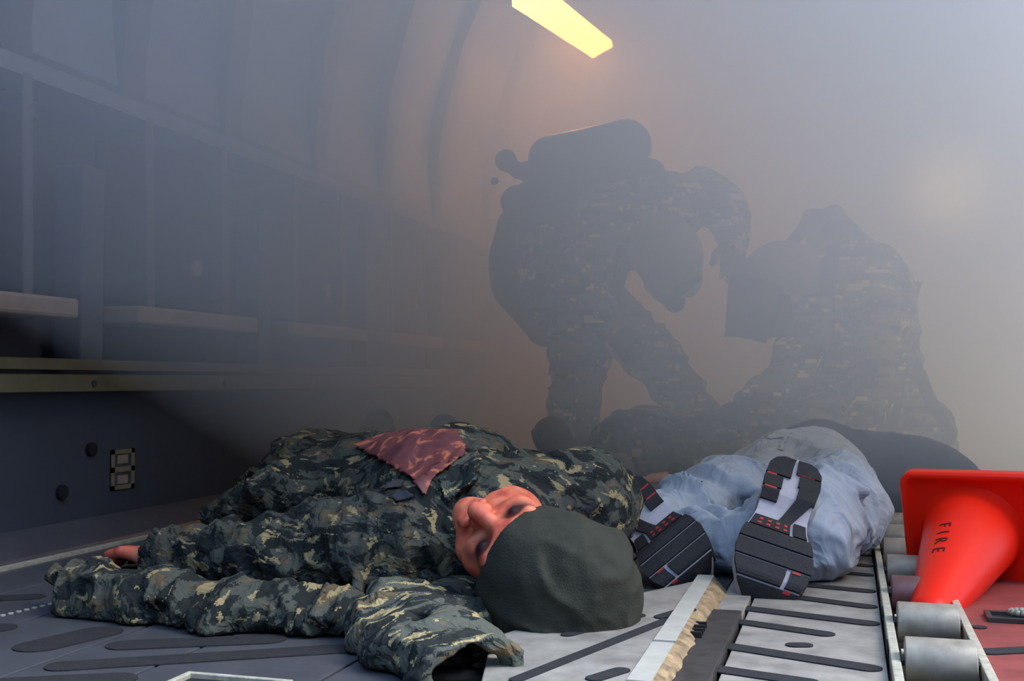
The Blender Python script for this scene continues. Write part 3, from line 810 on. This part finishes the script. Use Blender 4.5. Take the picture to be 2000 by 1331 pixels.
# jacket
jp = [cap(shL, shR, .098, .098, (UP, .95), k=.05), cap(ches, abd, .165, .150, (UP, .80), k=.06), cap(abd, pel, .155, .16, (UP, .84), k=.06),
      cap(neck + unit(ches - neck) * .02, ches, .085, .135, k=.06), cap(shL, elL, .088, .070), cap(elL, wrL + hd * -.015, .068, .050),
      cap(shR, elR, .088, .07), cap(elR, wrR, .066, .05),
      ball(W(812, 1092, 1.90), .095, k=.05), ball(W(1165, 985, 1.98), .070, k=.05),
      cap(W(600, 930, 2.6), W(455, 985, 2.78), .11, .035, (UP, .7), k=.08), cap(W(560, 960, 2.3), W(430, 1010, 2.45), .08, .04, (UP, .7), k=.08),
      # bold folds across the upper arm and collar rolls
      cap(W(605, 1012, 1.97), W(690, 1060, 1.86), .020, .016, k=.035), cap(W(690, 1060, 1.86), W(700, 1170, 1.77), .016, .010, k=.03),
      cap(W(620, 1000, 2.02), W(700, 1005, 2.0), .018, .014, k=.03), cap(W(450, 1035, 2.0), W(560, 1120, 1.88), .018, .014, k=.03),
      cap(W(905, 985, 1.93), W(930, 900, 2.02), .020, .016, k=.02), cap(W(960, 905, 2.02), W(1060, 960, 1.9), .022, .020, k=.02),
      cap(W(905, 985, 1.93), W(905, 1110, 1.83), .024, .020, k=.025)]
def fold(p0, p1): return (p0, p1)
jw = [(shL, elL, .022, 22, 9), (elL, wrL, .022, 26, 10), (shR, elR, .016, 20, 9), (ches, abd, .014, 7, 15), (abd, pel, .018, 9, 14),
      (shL, ches, .016, 9, 17), (shR, ches, .012, 9, 17)]
jk = cloth('jacket', jp, 'camo', cm, .0055, .03, wr=jw, floor=.003,
           cut=None)
# sleeve end is left open round the hand; trousers and boots behind
tp = [cap(pel + RGT * -.07, knL, .105, .085, k=.05), cap(knL, anL, .082, .07), cap(pel + RGT * .07, knR, .105, .085, k=.05), cap(knR, anR, .082, .07), cap(pel, pel + FWD * .1, .15, .14, (UP, .8), k=.05)]
cloth('trousers', tp, 'camo_far', cm, .009, .03, wr=[(pel, knL, .02, 12, 10), (knR, anR, .02, 14, 10)], floor=.003)
def boot(name, an, toe, mat, par, sc_=1.0, h=.006):
    """boot from ankle to toe with a separate sole"""
    heel = an + unit(an - toe) * .02
    d = unit(toe - an); leg = None
    up = cloth(name, [cap(an, toe - d * .04, .046 * sc_, .044 * sc_, k=.03), ball(toe - d * .035, .047 * sc_, k=.03), ball(heel, .048 * sc_, k=.03)], mat, par, h)
    return up
for an, tx, ty in ((anL, 737, 836), (anR, 866, 846)):
    toe = W(tx, ty, 3.52); toe = toe + UP * .012
    heel = np.array((*(W(tx, ty, 3.50)[:2]), .05))
    o = cloth('boot', [cap(heel, toe - UP * .035, .047, .050, k=.03), ball(toe - UP * .03, .052, k=.03), cap(anL if tx < 800 else anR, heel, .06, .055, k=.04)], 'boot', cm, .007, floor=.003)
    m = MB(); out = FWD * .048
    s0, s1 = heel + out, toe + out * .9
    cloth('boot_sole', [cap(s0, s1, .044, .047, (FWD, .3))], 'gear', cm, .007, floor=.003)
# maroon cloth, collar and insignia on the jacket
pt = patch(jk, [(690, 878), (735, 858), (800, 846), (895, 845), (905, 862), (918, 884), (905, 902), (868, 930), (845, 945), (838, 976), (822, 978), (806, 950), (778, 925), (740, 902)], .007, .003, 'chest_cloth', 'blood', cm)
pt['label'] = 'dark red stained cloth on the chest'
patch(jk, [(846, 946), (905, 905), (932, 884), (944, 900), (938, 950), (905, 972), (880, 1000), (862, 985)], .010, .004, 'collar', 'camo_lit', cm)
patch(jk, [(955, 918), (990, 905), (1060, 940), (1085, 962), (1040, 958), (1000, 940)], .009, .004, 'collar', 'camo_lit', cm)
def ovl(cx, cy_, rx, ry, a, n=18):
    return [(cx + rx * math.cos(t) * math.cos(a) - ry * math.sin(t) * math.sin(a), cy_ + rx * math.cos(t) * math.sin(a) + ry * math.sin(t) * math.cos(a)) for t in np.linspace(0, 2 * math.pi, n, endpoint=False)]
for cx, cy_ in ((762, 951), (786, 973)):
    o = patch(jk, ovl(cx, cy_, 29, 12, -.12), .004, .002, 'insignia', 'gear', cm); o['label'] = 'dark oval insignia'
patch(jk, [(1122, 988), (1178, 974), (1180, 984), (1160, 1008), (1125, 1004)], .006, .002, 'shoulder_patch', 'gear', cm)

# ---------------------------------------------------------------- loose camouflage jacket spread on the floor beside the head
lj = empty('camouflage_jacket', V(-.25, 1.62, 0), 'loose camouflage jacket with empty sleeves crumpled on the floor under the head', 'jacket')
a0, a1, a2, a3 = W(700, 1205, 1.64), W(480, 1195, 1.68), W(310, 1178, 1.74), W(190, 1168, 1.78)
sl = [cap(a0, a1, .045, .052, (UP, .75)), cap(a1, a2, .050, .055, (UP, .85)), cap(a2, a3, .052, .056, (UP, .9)),
      cap(a3, W(118, 1118, 1.83), .03, .012, k=.04), cap(W(330, 1150, 1.76), W(420, 1235, 1.62), .016, .014, k=.03), cap(W(560, 1165, 1.72), W(400, 1150, 1.78), .022, .014, k=.03),
      cap(W(200, 1140, 1.80), W(300, 1135, 1.82), .018, .02, k=.03), ball(W(292, 1205, 1.66), .030, k=.01, sub=True)]
cloth('left_sleeve', sl, 'camo_sleeve', lj, .0045, .025, wr=[(a0, a1, .022, 26, 12), (a1, a2, .022, 24, 12), (a2, a3, .020, 22, 12)], floor=.002)
b0, b1, b2 = W(790, 1222, 1.58), W(830, 1262, 1.48), W(928, 1316, 1.335)
bd = unit(b2 - b1); b2e = b2 + bd * .02
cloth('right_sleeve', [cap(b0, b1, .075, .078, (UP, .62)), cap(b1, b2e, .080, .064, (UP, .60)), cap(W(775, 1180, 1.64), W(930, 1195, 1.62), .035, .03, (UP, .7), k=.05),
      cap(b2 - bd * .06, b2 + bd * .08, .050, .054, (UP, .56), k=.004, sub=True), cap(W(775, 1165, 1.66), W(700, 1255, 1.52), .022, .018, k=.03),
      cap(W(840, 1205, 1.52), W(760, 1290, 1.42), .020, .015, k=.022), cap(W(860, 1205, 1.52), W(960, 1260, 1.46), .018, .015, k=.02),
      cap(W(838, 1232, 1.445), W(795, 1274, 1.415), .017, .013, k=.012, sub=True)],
      'camo_lit', lj, .0042, .025, wr=[(b0, b1, .016, 20, 14), (b1, b2, .013, 16, 14)], floor=.002,
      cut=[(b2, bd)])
cloth('back_panel', [cap(W(720, 1190, 1.68), W(960, 1205, 1.66), .05, .045, (UP, .42)), cap(W(760, 1195, 1.7), W(900, 1160, 1.80), .05, .05, (UP, .45))], 'camo', lj, .006, .03,
      wr=[(W(720, 1190, 1.68), W(960, 1205, 1.66), .014, 14, 14)], floor=.002)

# ================================================================ CASUALTY IN JEANS, FACE DOWN
jn = empty('person', V(.75, 2.7, 0), 'person in pale blue jeans and dark top lying face down, shoe soles towards the viewer', 'person')
def shoe(toe, heel, tilt, name_lab, mirror=1):
    """running shoe: outsole pads on a white midsole, grey upper behind; sole faces the viewer"""
    va = unit(heel - toe); L = np.linalg.norm(heel - toe)
    nrm = -FWD + UP * .05; nrm = unit(nrm - va * (nrm @ va)); ua = np.cross(va, nrm)
    if ua @ RGT < 0: ua = -ua
    nrm, ua = nrm * math.cos(tilt) - ua * math.sin(tilt), ua * math.cos(tilt) + nrm * math.sin(tilt)
    lt = np.array([(0, .0), (.015, .022), (.04, .038), (.08, .051), (.12, .054), (.16, .047), (.2, .036), (.26, .033), (.32, .036), (.36, .038), (.40, .035), (.43, .026), (.445, .0)])
    # half width over length fraction (scaled to L)
    fr = np.array([0, .03, .09, .18, .30, .40, .50, .58, .70, .82, .92, .97, 1.0]); 
    wl_ = np.array([.004, .030, .049, .061, .067, .064, .055, .048, .047, .050, .047, .036, .012])
    wr_ = np.array([.004, .034, .053, .064, .067, .060, .048, .043, .045, .049, .046, .035, .012])
    if mirror < 0: wl_, wr_ = wr_, wl_
    def bend(t): return -.05 * max(0, (.16 - t) / .16) ** 2 + .010 * math.sin(math.pi * min(1, max(0, (t - .42) / .3)))* -1
    def pt(t, u, w):
        s = u * (np.interp(t, fr, wr_) if u > 0 else np.interp(t, fr, wl_))
        return toe + va * (t * L) + ua * s + nrm * (w + bend(t))
    def slab(name, t0, t1, u0, u1, w0, w1, mat, par, nt_=6, nu=6):
        v = []; f = []
        for w in (w0, w1):
            for i in range(nt_ + 1):
                t = t0 + (t1 - t0) * i / nt_
                a = u0(t) if callable(u0) else u0; c = u1(t) if callable(u1) else u1
                for j in range(nu + 1): v.append(pt(t, a + (c - a) * j / nu, w))
        n1 = (nt_ + 1) * (nu + 1); k = lambda i, j: i * (nu + 1) + j
        for i in range(nt_):
            for j in range(nu):
                f.append((k(i, j), k(i + 1, j), k(i + 1, j + 1), k(i, j + 1))); f.append((n1 + k(i, j), n1 + k(i, j + 1), n1 + k(i + 1, j + 1), n1 + k(i + 1, j)))
        for i in range(nt_):
            f.append((k(i, 0), n1 + k(i, 0), n1 + k(i + 1, 0), k(i + 1, 0))); f.append((k(i, nu), k(i + 1, nu), n1 + k(i + 1, nu), n1 + k(i, nu)))
        for j in range(nu):
            f.append((k(0, j), k(0, j + 1), n1 + k(0, j + 1), n1 + k(0, j))); f.append((k(nt_, j), n1 + k(nt_, j), n1 + k(nt_, j + 1), k(nt_, j + 1)))
        return mobj(name, v, f, mat, par)
    up = [cap(pt(.16, 0, -.06), pt(.42, 0, -.06), .034, .038, k=.02), cap(pt(.42, 0, -.062), pt(.88, 0, -.066), .037, .036, k=.02), cap(pt(.8, 0, -.08), pt(.75, 0, -.125), .040, .044, k=.03), ball(pt(.11, 0, -.05), .024, k=.02)]
    u = cloth('shoe', up, 'mesh_upper', jn, .005, .03, floor=.003); u['label'] = name_lab
    slab('midsole', .03, 1.0, -.97, .97, -.032, -.004, 'white_foam', u, 24, 8)
    gp = .016
    rows = [(.0, .10), (.10 + gp, .225), (.225 + gp, .345), (.345 + gp, .455)]
    s_ = mirror
    def side(a, c): return (a, c) if s_ > 0 else (-c, -a)
    for i, (t0, t1) in enumerate(rows):
        if i == 0: parts = [(-1, 1)]
        elif i == 1: parts = [(-1, .38), (.50, .98)]
        else: parts = [(-1, .98)]
        for a, c in parts: slab('sole_pad', t0, t1, *side(a, c), -.006, .0015, 'black_rubber', u, 6, 4)
        if i in (1, 0):
            a, c = side(.52, .74); slab('sole_accent', t1 - .014, t1, a, c, -.004, .0026, 'red_rubber', u, 2, 2)
    # studded red-flecked pad and arch bridge
    a, c = side(-.93, .32); slab('sole_pad', .466, .545, a, c, -.006, .0015, 'black_rubber', u, 6, 4)
    for i in range(4):
        for j in range(2):
            a, c = side(-.72 + i * .27, -.60 + i * .27); slab('sole_stud', .478 + j * .032, .494 + j * .032, a, c, .001, .0024, 'red_rubber', u, 1, 1)
    a, c = side(.45, .9); slab('sole_pad', .466, .56, a, c, -.006, .0015, 'black_rubber', u, 6, 4)
    slab('sole_pad', .545, .70, (lambda t: s_ * (-.15 + 2.6 * (t - .545)) if s_ > 0 else -(.32 + 3.6 * (t - .545))), (lambda t: s_ * (.32 + 3.6 * (t - .545)) if s_ > 0 else -(-.15 + 2.6 * (t - .545))), -.006, .0015, 'black_rubber', u, 6, 4)
    # heel ring of pads round a white centre
    for t0, t1, a, c in ((.66, .735, -1, -.38), (.75, .83, -1, -.34), (.845, .985, -1, -.10), (.70, .80, .28, 1), (.80, .88, .22, 1), (.89, .985, .06, 1)):
        a, c = side(a, c); slab('heel_pad', t0, t1, a, c, -.006, .0015, 'black_rubber', u, 6, 4)
    for t0, t1, a, c in ((.885, .905, .1, .75), (.79, .805, .3, .9), (.735, .75, -.95, -.5), (.83, .845, -.95, -.6)):
        a, c = side(a, c); slab('sole_accent', t0, t1, a, c, -.006, .0008, 'red_rubber', u, 2, 3)
    # heel counter and laces side strip
    slab('side_strip', .1, .8, lambda t: .93, lambda t: 1.01, -.05, -.02, 'black_rubber', u, 14, 1)
    return pt
ptR = shoe(W(1492, 1170, 1.87), W(1560, 897, 2.03), math.radians(10), 'running shoe with heel up, sole facing the viewer', 1)
ptL = shoe(W(1362, 1128, 1.96), W(1203, 950, 2.09), math.radians(-4), 'running shoe turned on its side', -1)
hipR, hipL = W(1612, 958, 2.74), W(1512, 962, 2.70)
kneR, ankR = W(1640, 985, 2.36), ptR(.80, 0, -.11)
kneL, ankL = W(1425, 985, 2.42), ptL(.80, 0, -.10)
pelJ, cheJ, nekJ = W(1568, 952, 2.84), W(1775, 975, 3.0), W(2020, 1010, 3.0)
jb = [cap(pelJ, cheJ, .11, .12, (UP, .85), k=.05), cap(hipR, kneR, .075, .05), cap(kneR, ankR, .05, .034), cap(hipL, kneL, .075, .05), cap(kneL, ankL, .05, .034),
      cap(cheJ, nekJ, .1, .06, k=.05), cap(W(1880, 1010, 2.85), W(2030, 1030, 2.8), .045, .04), cap(W(1860, 975, 3.25), W(1720, 950, 3.4), .045, .035)]
hJ = nekJ + RGT * .13 + FWD * .05 + UP * -.0; hJ[2] = .10
jb += head_prims(hJ, frame(RGT + FWD * .3, -UP * .4 + -FWD), nekJ)
jb += hand_prims(W(2030, 1030, 2.8), RGT, UP, 1, 1, .3) + hand_prims(W(1720, 950, 3.4), -RGT, UP, 1, 1, .3)
cloth('body', jb, 'skin', jn, .007, .022, floor=.003)
cuffR = ankR + unit(kneR - ankR) * .02
jp2 = [cap(hipR, kneR, .106, .092, k=.05), cap(kneR, cuffR + RGT * .03 - UP * .04, .088, .098, k=.05), cap(hipL, kneL, .102, .086, k=.05), cap(kneL, ankL + unit(kneL - ankL) * .09, .084, .066, k=.04),
       cap(pelJ - RGT * .06, pelJ + RGT * .05, .128, .128, (UP, 1.0), k=.06), cap(pelJ + FWD * -.12 + UP * -.03, pelJ, .12, .13, k=.06),
       cap(W(1278, 1003, 2.24), W(1340, 1035, 2.2), .03, .04, k=.04), cap(W(1400, 1060, 2.12), W(1490, 1050, 2.2), .05, .04, k=.06),
       cap(W(1610, 925, 2.2), W(1690, 960, 2.2), .022, .02, k=.03), cap(W(1380, 935, 2.35), W(1490, 970, 2.3), .018, .016, k=.03)]
jj = cloth('jeans', jp2, 'jeans', jn, .0055, .03, wr=[(hipR, kneR, .016, 9, 8), (kneR, ankR, .020, 12, 8), (hipL, kneL, .022, 11, 7), (kneL, ankL, .028, 15, 8)], floor=.003,
           cut=None)
patch(jj, [(1490, 852), (1532, 838), (1552, 842), (1540, 862), (1525, 892), (1512, 888), (1525, 858), (1495, 862)], .002, .002, 'seat_seam', 'jeans', jn)
sp = [cap(pelJ + RGT * .07 + FWD * .03, cheJ, .118, .15, k=.06), cap(V(.79, 2.97, .118), cheJ, .145, .155, (UP, .95), k=.06), cap(cheJ, nekJ, .16, .09, (UP, .8), k=.06), cap(W(1880, 1010, 2.85), W(2020, 1030, 2.8), .075, .06), cap(W(1860, 975, 3.25), W(1730, 950, 3.4), .07, .055),
      cap(cheJ, W(1880, 1010, 2.85), .12, .08, k=.05), cap(cheJ, W(1860, 975, 3.25), .12, .08, k=.05)]
cloth('sweater', sp, 'shirt', jn, .009, .04, wr=[(pelJ, cheJ, .012, 9, 8), (cheJ, nekJ, .012, 9, 8)], floor=.003, cut=None)

# ================================================================ THIRD CASUALTY, BEHIND
c3 = empty('person', V(.45, 3.45, 0), 'casualty in faded camouflage lying behind the jeans wearer, boots to the left', 'person')
p_, ch_, nk_ = W(1345, 885, 3.5), W(1475, 880, 3.52), W(1560, 890, 3.55)
kL, aL, kR, aR = W(1230, 862, 3.35), W(1125, 930, 3.3), W(1265, 850, 3.6), W(1160, 925, 3.5)
hd3 = nk_ + RGT * .13; hd3[2] = .11
hd_up = unit(RGT)
b3 = head_prims(hd3, frame(RGT, UP), nk_) + [cap(p_, ch_, .11, .12, (UP, .85), k=.05), cap(ch_, nk_, .1, .06, k=.04), cap(p_ - FWD * .08, kL, .07, .05), cap(kL, aL, .05, .035), cap(p_ + FWD * .08, kR, .07, .05), cap(kR, aR, .05, .035),
      cap(ch_ - FWD * .17, W(1400, 925, 3.25), .045, .035), cap(W(1400, 925, 3.25), W(1330, 935, 3.2), .035, .027), cap(ch_ + FWD * .17, W(1400, 850, 3.75), .045, .035)]
b3 += hand_prims(W(1330, 935, 3.2), -RGT, UP, 1, 1, .4) + hand_prims(W(1400, 850, 3.75), -RGT, UP, 1, 1, .4)
cloth('body', b3, 'skin', c3, .007, .022, floor=.003)
cloth('jacket', [cap(p_, ch_, .15, .165, (UP, .85), k=.05), cap(ch_, nk_, .15, .09, k=.05), cap(ch_ - FWD * .15, W(1400, 925, 3.25), .075, .06), cap(W(1400, 925, 3.25), W(1335, 935, 3.2), .06, .05), cap(ch_ + FWD * .15, W(1400, 850, 3.75), .075, .055), cap(W(1400, 850, 3.75), W(1390, 840, 3.7), .06)],
      'camo_far', c3, .009, .03, wr=[(p_, ch_, .016, 10, 9), (ch_, W(1400, 925, 3.25), .016, 12, 9)], floor=.003)
cloth('trousers', [cap(p_ - FWD * .07, kL, .10, .085, k=.04), cap(kL, aL, .085, .075), cap(p_ + FWD * .07, kR, .10, .085, k=.04), cap(kR, aR, .085, .075)], 'camo_far', c3, .009, .03,
      wr=[(p_, kL, .018, 12, 9), (kL, aL, .02, 14, 9)], floor=.003)
for hl, to, lab in ((W(1130, 948, 3.28), W(1078, 852, 3.24), 1), (W(1172, 942, 3.48), W(1150, 878, 3.46), 0)):
    hl = np.array((hl[0], hl[1], .055)); d = unit(to - hl)
    cloth('boot', [cap(hl, to, .050, .047, k=.03), ball(to, .050, k=.03), cap(hl, hl + RGT * .1 + UP * .05, .055, .06, k=.04)], 'boot', c3, .007, .03, floor=.003)
    off = unit(np.cross(d, FWD)); off = off if off @ RGT < 0 else -off
    cloth('boot_sole', [cap(hl + off * .042, to + off * .040, .046, .044, (off, .32))], 'gear', c3, .007, .02, floor=.003)

# ================================================================ RESPONDERS
def joint_figure(root, J, hc, hr, cmat, h=.010, hands=()):
    """body (one mesh), jacket and trousers from joints; J holds pelvis, chest, neck, hips, knees, ankles, shoulders, elbows, wrists"""
    b = head_prims(hc, hr, J['neck']) + [cap(J['pel'], J['che'], .115, .125, k=.05), cap(J['che'], J['neck'], .1, .06, k=.04)]
    jk = [cap(J['pel'], J['che'], J.get('rp', .155), J.get('rc', .175), k=.05), cap(J['che'], J['neck'], .14, .09, k=.05)]
    tr = [ball(J['pel'], .155, k=.05)]; wj = [(J['pel'], J['che'], .015, 9, 9)]; wt = []
    for s in 'AB':
        hp, kn, an = J['hip' + s], J['kne' + s], J['ank' + s]; sh, el, wr = J['sho' + s], J['elb' + s], J['wri' + s]
        b += [cap(J['pel'], hp, .1, .08, k=.04), cap(hp, kn, .075, .05), cap(kn, an, .05, .035), cap(J['che'], sh, .09, .05, k=.04), cap(sh, el, .046, .037), cap(el, wr, .037, .027)]
        b += hand_prims(wr, J.get('hdir' + s, unit(wr - el)), J.get('hnor' + s, -FWD), 1.0, 1, .6)
        gd = J.get('hdir' + s, unit(wr - el))
        cloth('glove', hand_prims(wr - unit(gd) * .012, gd, J.get('hnor' + s, -FWD), 1.2, 1, .6), 'gear', root, .0085, .022, floor=.003)
        jk += [cap(J['che'], sh, .14, .10, k=.05), cap(sh, el, .092, .076), cap(el, wr, .074, .056)]
        tr += [cap(J['pel'], hp, .14, .12, k=.05), cap(hp, kn, .122, .098), cap(kn, an, .096, .082)]
        wj += [(sh, el, .018, 14, 8), (el, wr, .018, 16, 8)]; wt += [(hp, kn, .022, 13, 8), (kn, an, .022, 14, 8)]
        fo = J['foo' + s]
        o = cloth('boot', [cap(an, np.array((an[0], an[1], .06)) if an[2] > .1 else an, .058, .058, k=.03), cap(np.array((an[0], an[1], .055)) if an[2] < .35 else an, fo, .052, .046, k=.03)], 'gear', root, .009, .03, floor=.003)
    cloth('body', b, 'skin', root, .0085, .022, floor=.003)
    cloth('jacket', jk, cmat, root, h, .035, wr=wj, floor=.003)
    cloth('trousers', tr, cmat, root, h, .035, wr=wt, floor=.003)
def visor(root, pts, mat='visor', seg=8, bulge=.03):
    """curved face shield from four corners (top-left, bottom-left, bottom-right, top-right)"""
    tl, bl, br_, tr_ = pts; v = []; f = []
    n = unit(np.cross(tr_ - tl, bl - tl)); n = n if n @ FWD < 0 else -n
    for i in range(seg + 1):
        t = i / seg; off = n * bulge * math.sin(math.pi * t)
        v += [tl + (tr_ - tl) * t + off, bl + (br_ - bl) * t + off]
    f = [(2 * i, 2 * i + 1, 2 * i + 3, 2 * i + 2) for i in range(seg)]
    o = mobj('face_shield', v, f, mat, root, True); md = o.modifiers.new('thick', 'SOLIDIFY'); md.thickness = .004; return o
def ribbon(root, name, pts, w, mat, wd=None):
    wd = RGT if wd is None else wd; v = []
    for p in pts: v += [p - wd * w / 2, p + wd * w / 2]
    o = mobj(name, v, [(2 * i, 2 * i + 1, 2 * i + 3, 2 * i + 2) for i in range(len(pts) - 1)], mat, root)
    md = o.modifiers.new('thick', 'SOLIDIFY'); md.thickness = .008; return o

r1 = empty('person', V(.15, 4.1, 0), 'responder bent over with an air cylinder on their back, wearing a face shield', 'person', 'responders in the smoke')
J = dict(pel=W(1080, 505, 4.1), che=W(1255, 425, 4.05), neck=W(1300, 450, 3.98), rp=.15, rc=.165,
         hipA=W(1095, 555, 4.0), kneA=W(1135, 690, 3.92), ankA=W(1110, 890, 3.98), fooA=W(1150, 925, 3.85),
         hipB=W(1150, 570, 4.15), kneB=W(1268, 690, 4.12), ankB=W(1392, 845, 4.15), fooB=W(1450, 915, 4.1),
         shoA=W(1195, 440, 3.88), elbA=W(1120, 545, 3.82), wriA=W(1190, 630, 3.78),
         shoB=W(1365, 385, 4.15), elbB=W(1420, 405, 4.12), wriB=W(1432, 470, 4.08), hdirB=-UP, hnorB=-FWD)
hc1 = W(1292, 512, 3.90); hr1 = frame(camv(.35, .45, .75), camv(.55, -.75, .35))
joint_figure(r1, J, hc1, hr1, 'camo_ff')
cloth('hip_flap', [ball(W(1028, 500, 4.15), .135), cap(W(1022, 560, 4.15), W(1065, 640, 4.1), .11, .07, k=.08), cap(W(1010, 440, 4.1), W(1100, 420, 4.05), .07, .09)], 'gear', r1, .010, .05)
pk = cloth('air_cylinder', [cap(W(1075, 309, 4.05), W(1222, 284, 4.0), .080, .092, k=.01)], 'tank', r1, .008)
cloth('valve', [ball(W(988, 314, 4.05), .040), cap(W(990, 318, 4.05), W(1030, 345, 4.05), .022), cap(W(1010, 335, 4.05), W(1060, 320, 4.05), .026), ball(W(966, 354, 4.03), .015, k=.002)], 'gear', pk, .007, .015)
cloth('harness_frame', [cap(W(1055, 368, 4.05), W(1270, 340, 4.0), .060, .055, k=.03), cap(W(1010, 395, 4.05), W(1090, 380, 4.05), .06, .05, k=.03)], 'gear', r1, .009, .03)
ribbon(r1, 'harness_strap', [W(1235, 350, 3.9), W(1240, 440, 3.84), W(1215, 530, 3.84), W(1195, 590, 3.86)], .045, 'gear')
cq1 = lambda x, y, z: hc1 + hr1[0] * x + hr1[1] * y + hr1[2] * z
cloth('helmet', [ell(cq1(0, -.01, .05), hr1, (.118, .138, .115)), ell(cq1(0, .0, .02), hr1, (.14, .165, .025), k=.03)], 'hood', r1, .008, .02, cut=[(cq1(0, 0, .0), -hr1[2])])
cloth('breathing_mask', [ell(cq1(0, .075, -.02), hr1, (.075, .06, .085)), ball(cq1(0, .135, -.06), .035, k=.03)], 'gear', r1, .007, .02)
visor(r1, [W(1290, 560, 3.82), W(1310, 602, 3.80), W(1373, 545, 3.84), W(1345, 490, 3.86)])

r2 = empty('person', V(1.1, 3.9, 0), 'responder crouching over the casualty, looking down through a large face shield', 'person', 'responders in the smoke')
J = dict(pel=W(1700, 730, 4.05), che=W(1668, 575, 3.98), neck=W(1590, 545, 3.92), rp=.18, rc=.205,
         hipA=W(1660, 770, 3.95), kneA=W(1590, 850, 3.75), ankA=W(1690, 930, 3.9), fooA=W(1740, 935, 4.0),
         hipB=W(1750, 770, 4.1), kneB=W(1800, 840, 3.95), ankB=W(1830, 920, 4.2), fooB=W(1850, 915, 4.35),
         shoA=W(1712, 610, 3.78), elbA=W(1712, 745, 3.70), wriA=W(1680, 835, 3.60),
         shoB=W(1590, 620, 3.84), elbB=W(1540, 750, 3.75), wriB=W(1468, 785, 3.68), hdirB=camv(-.9, -.4, 0), hnorB=UP)
hc2 = W(1528, 575, 3.84); hr2 = frame(camv(-.25, .95, .15), camv(-.85, -.40, .45))
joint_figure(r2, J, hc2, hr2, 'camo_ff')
cq2 = lambda x, y, z: hc2 + hr2[0] * x + hr2[1] * y + hr2[2] * z
cloth('helmet', [ell(cq2(0, -.01, .055), hr2, (.128, .148, .125)), cap(cq2(0, -.12, .04), cq2(0, -.12, -.08), .06, .08, k=.05)], 'hood', r2, .008, .02, cut=[(cq2(0, .08, .02), -hr2[2] + hr2[1] * .35)])
cloth('breathing_mask', [ell(cq2(0, .07, -.03), hr2, (.085, .07, .10)), ball(cq2(0, .13, -.085), .04, k=.03)], 'gear', r2, .007, .02)
visor(r2, [W(1424, 535, 3.72), W(1415, 658, 3.70), W(1496, 672, 3.66), W(1530, 560, 3.66)], bulge=.05)
t2 = cloth('air_cylinder', [cap(W(1618, 462, 4.2), W(1740, 640, 4.32), .085, .085, k=.01)], 'tank', r2, .009)
cloth('hose', [cap(W(1545, 478, 4.0), W(1585, 425, 4.05), .022), cap(W(1585, 425, 4.05), W(1630, 418, 4.1), .028), cap(W(1630, 418, 4.1), W(1665, 450, 4.1), .026)], 'gear', t2, .007, .03)
cloth('harness_frame', [cap(W(1640, 470, 4.05), W(1740, 560, 4.08), .08, .07, k=.03), cap(W(1740, 560, 4.08), W(1770, 650, 4.05), .05, .04, k=.03)], 'gear', r2, .01, .03)
ribbon(r2, 'harness_strap', [W(1628, 480, 3.82), W(1618, 540, 3.76), W(1612, 640, 3.76)], .05, 'gear')
ribbon(r2, 'loose_strap', [W(1786, 552, 3.95), W(1768, 610, 3.93), W(1776, 660, 3.9), W(1750, 760, 3.85), W(1735, 860, 3.8)], .05, 'gear')
ribbon(r2, 'loose_strap', [W(1776, 690, 3.9), W(1810, 770, 3.88), W(1855, 850, 3.86), W(1830, 890, 3.86)], .045, 'gear')
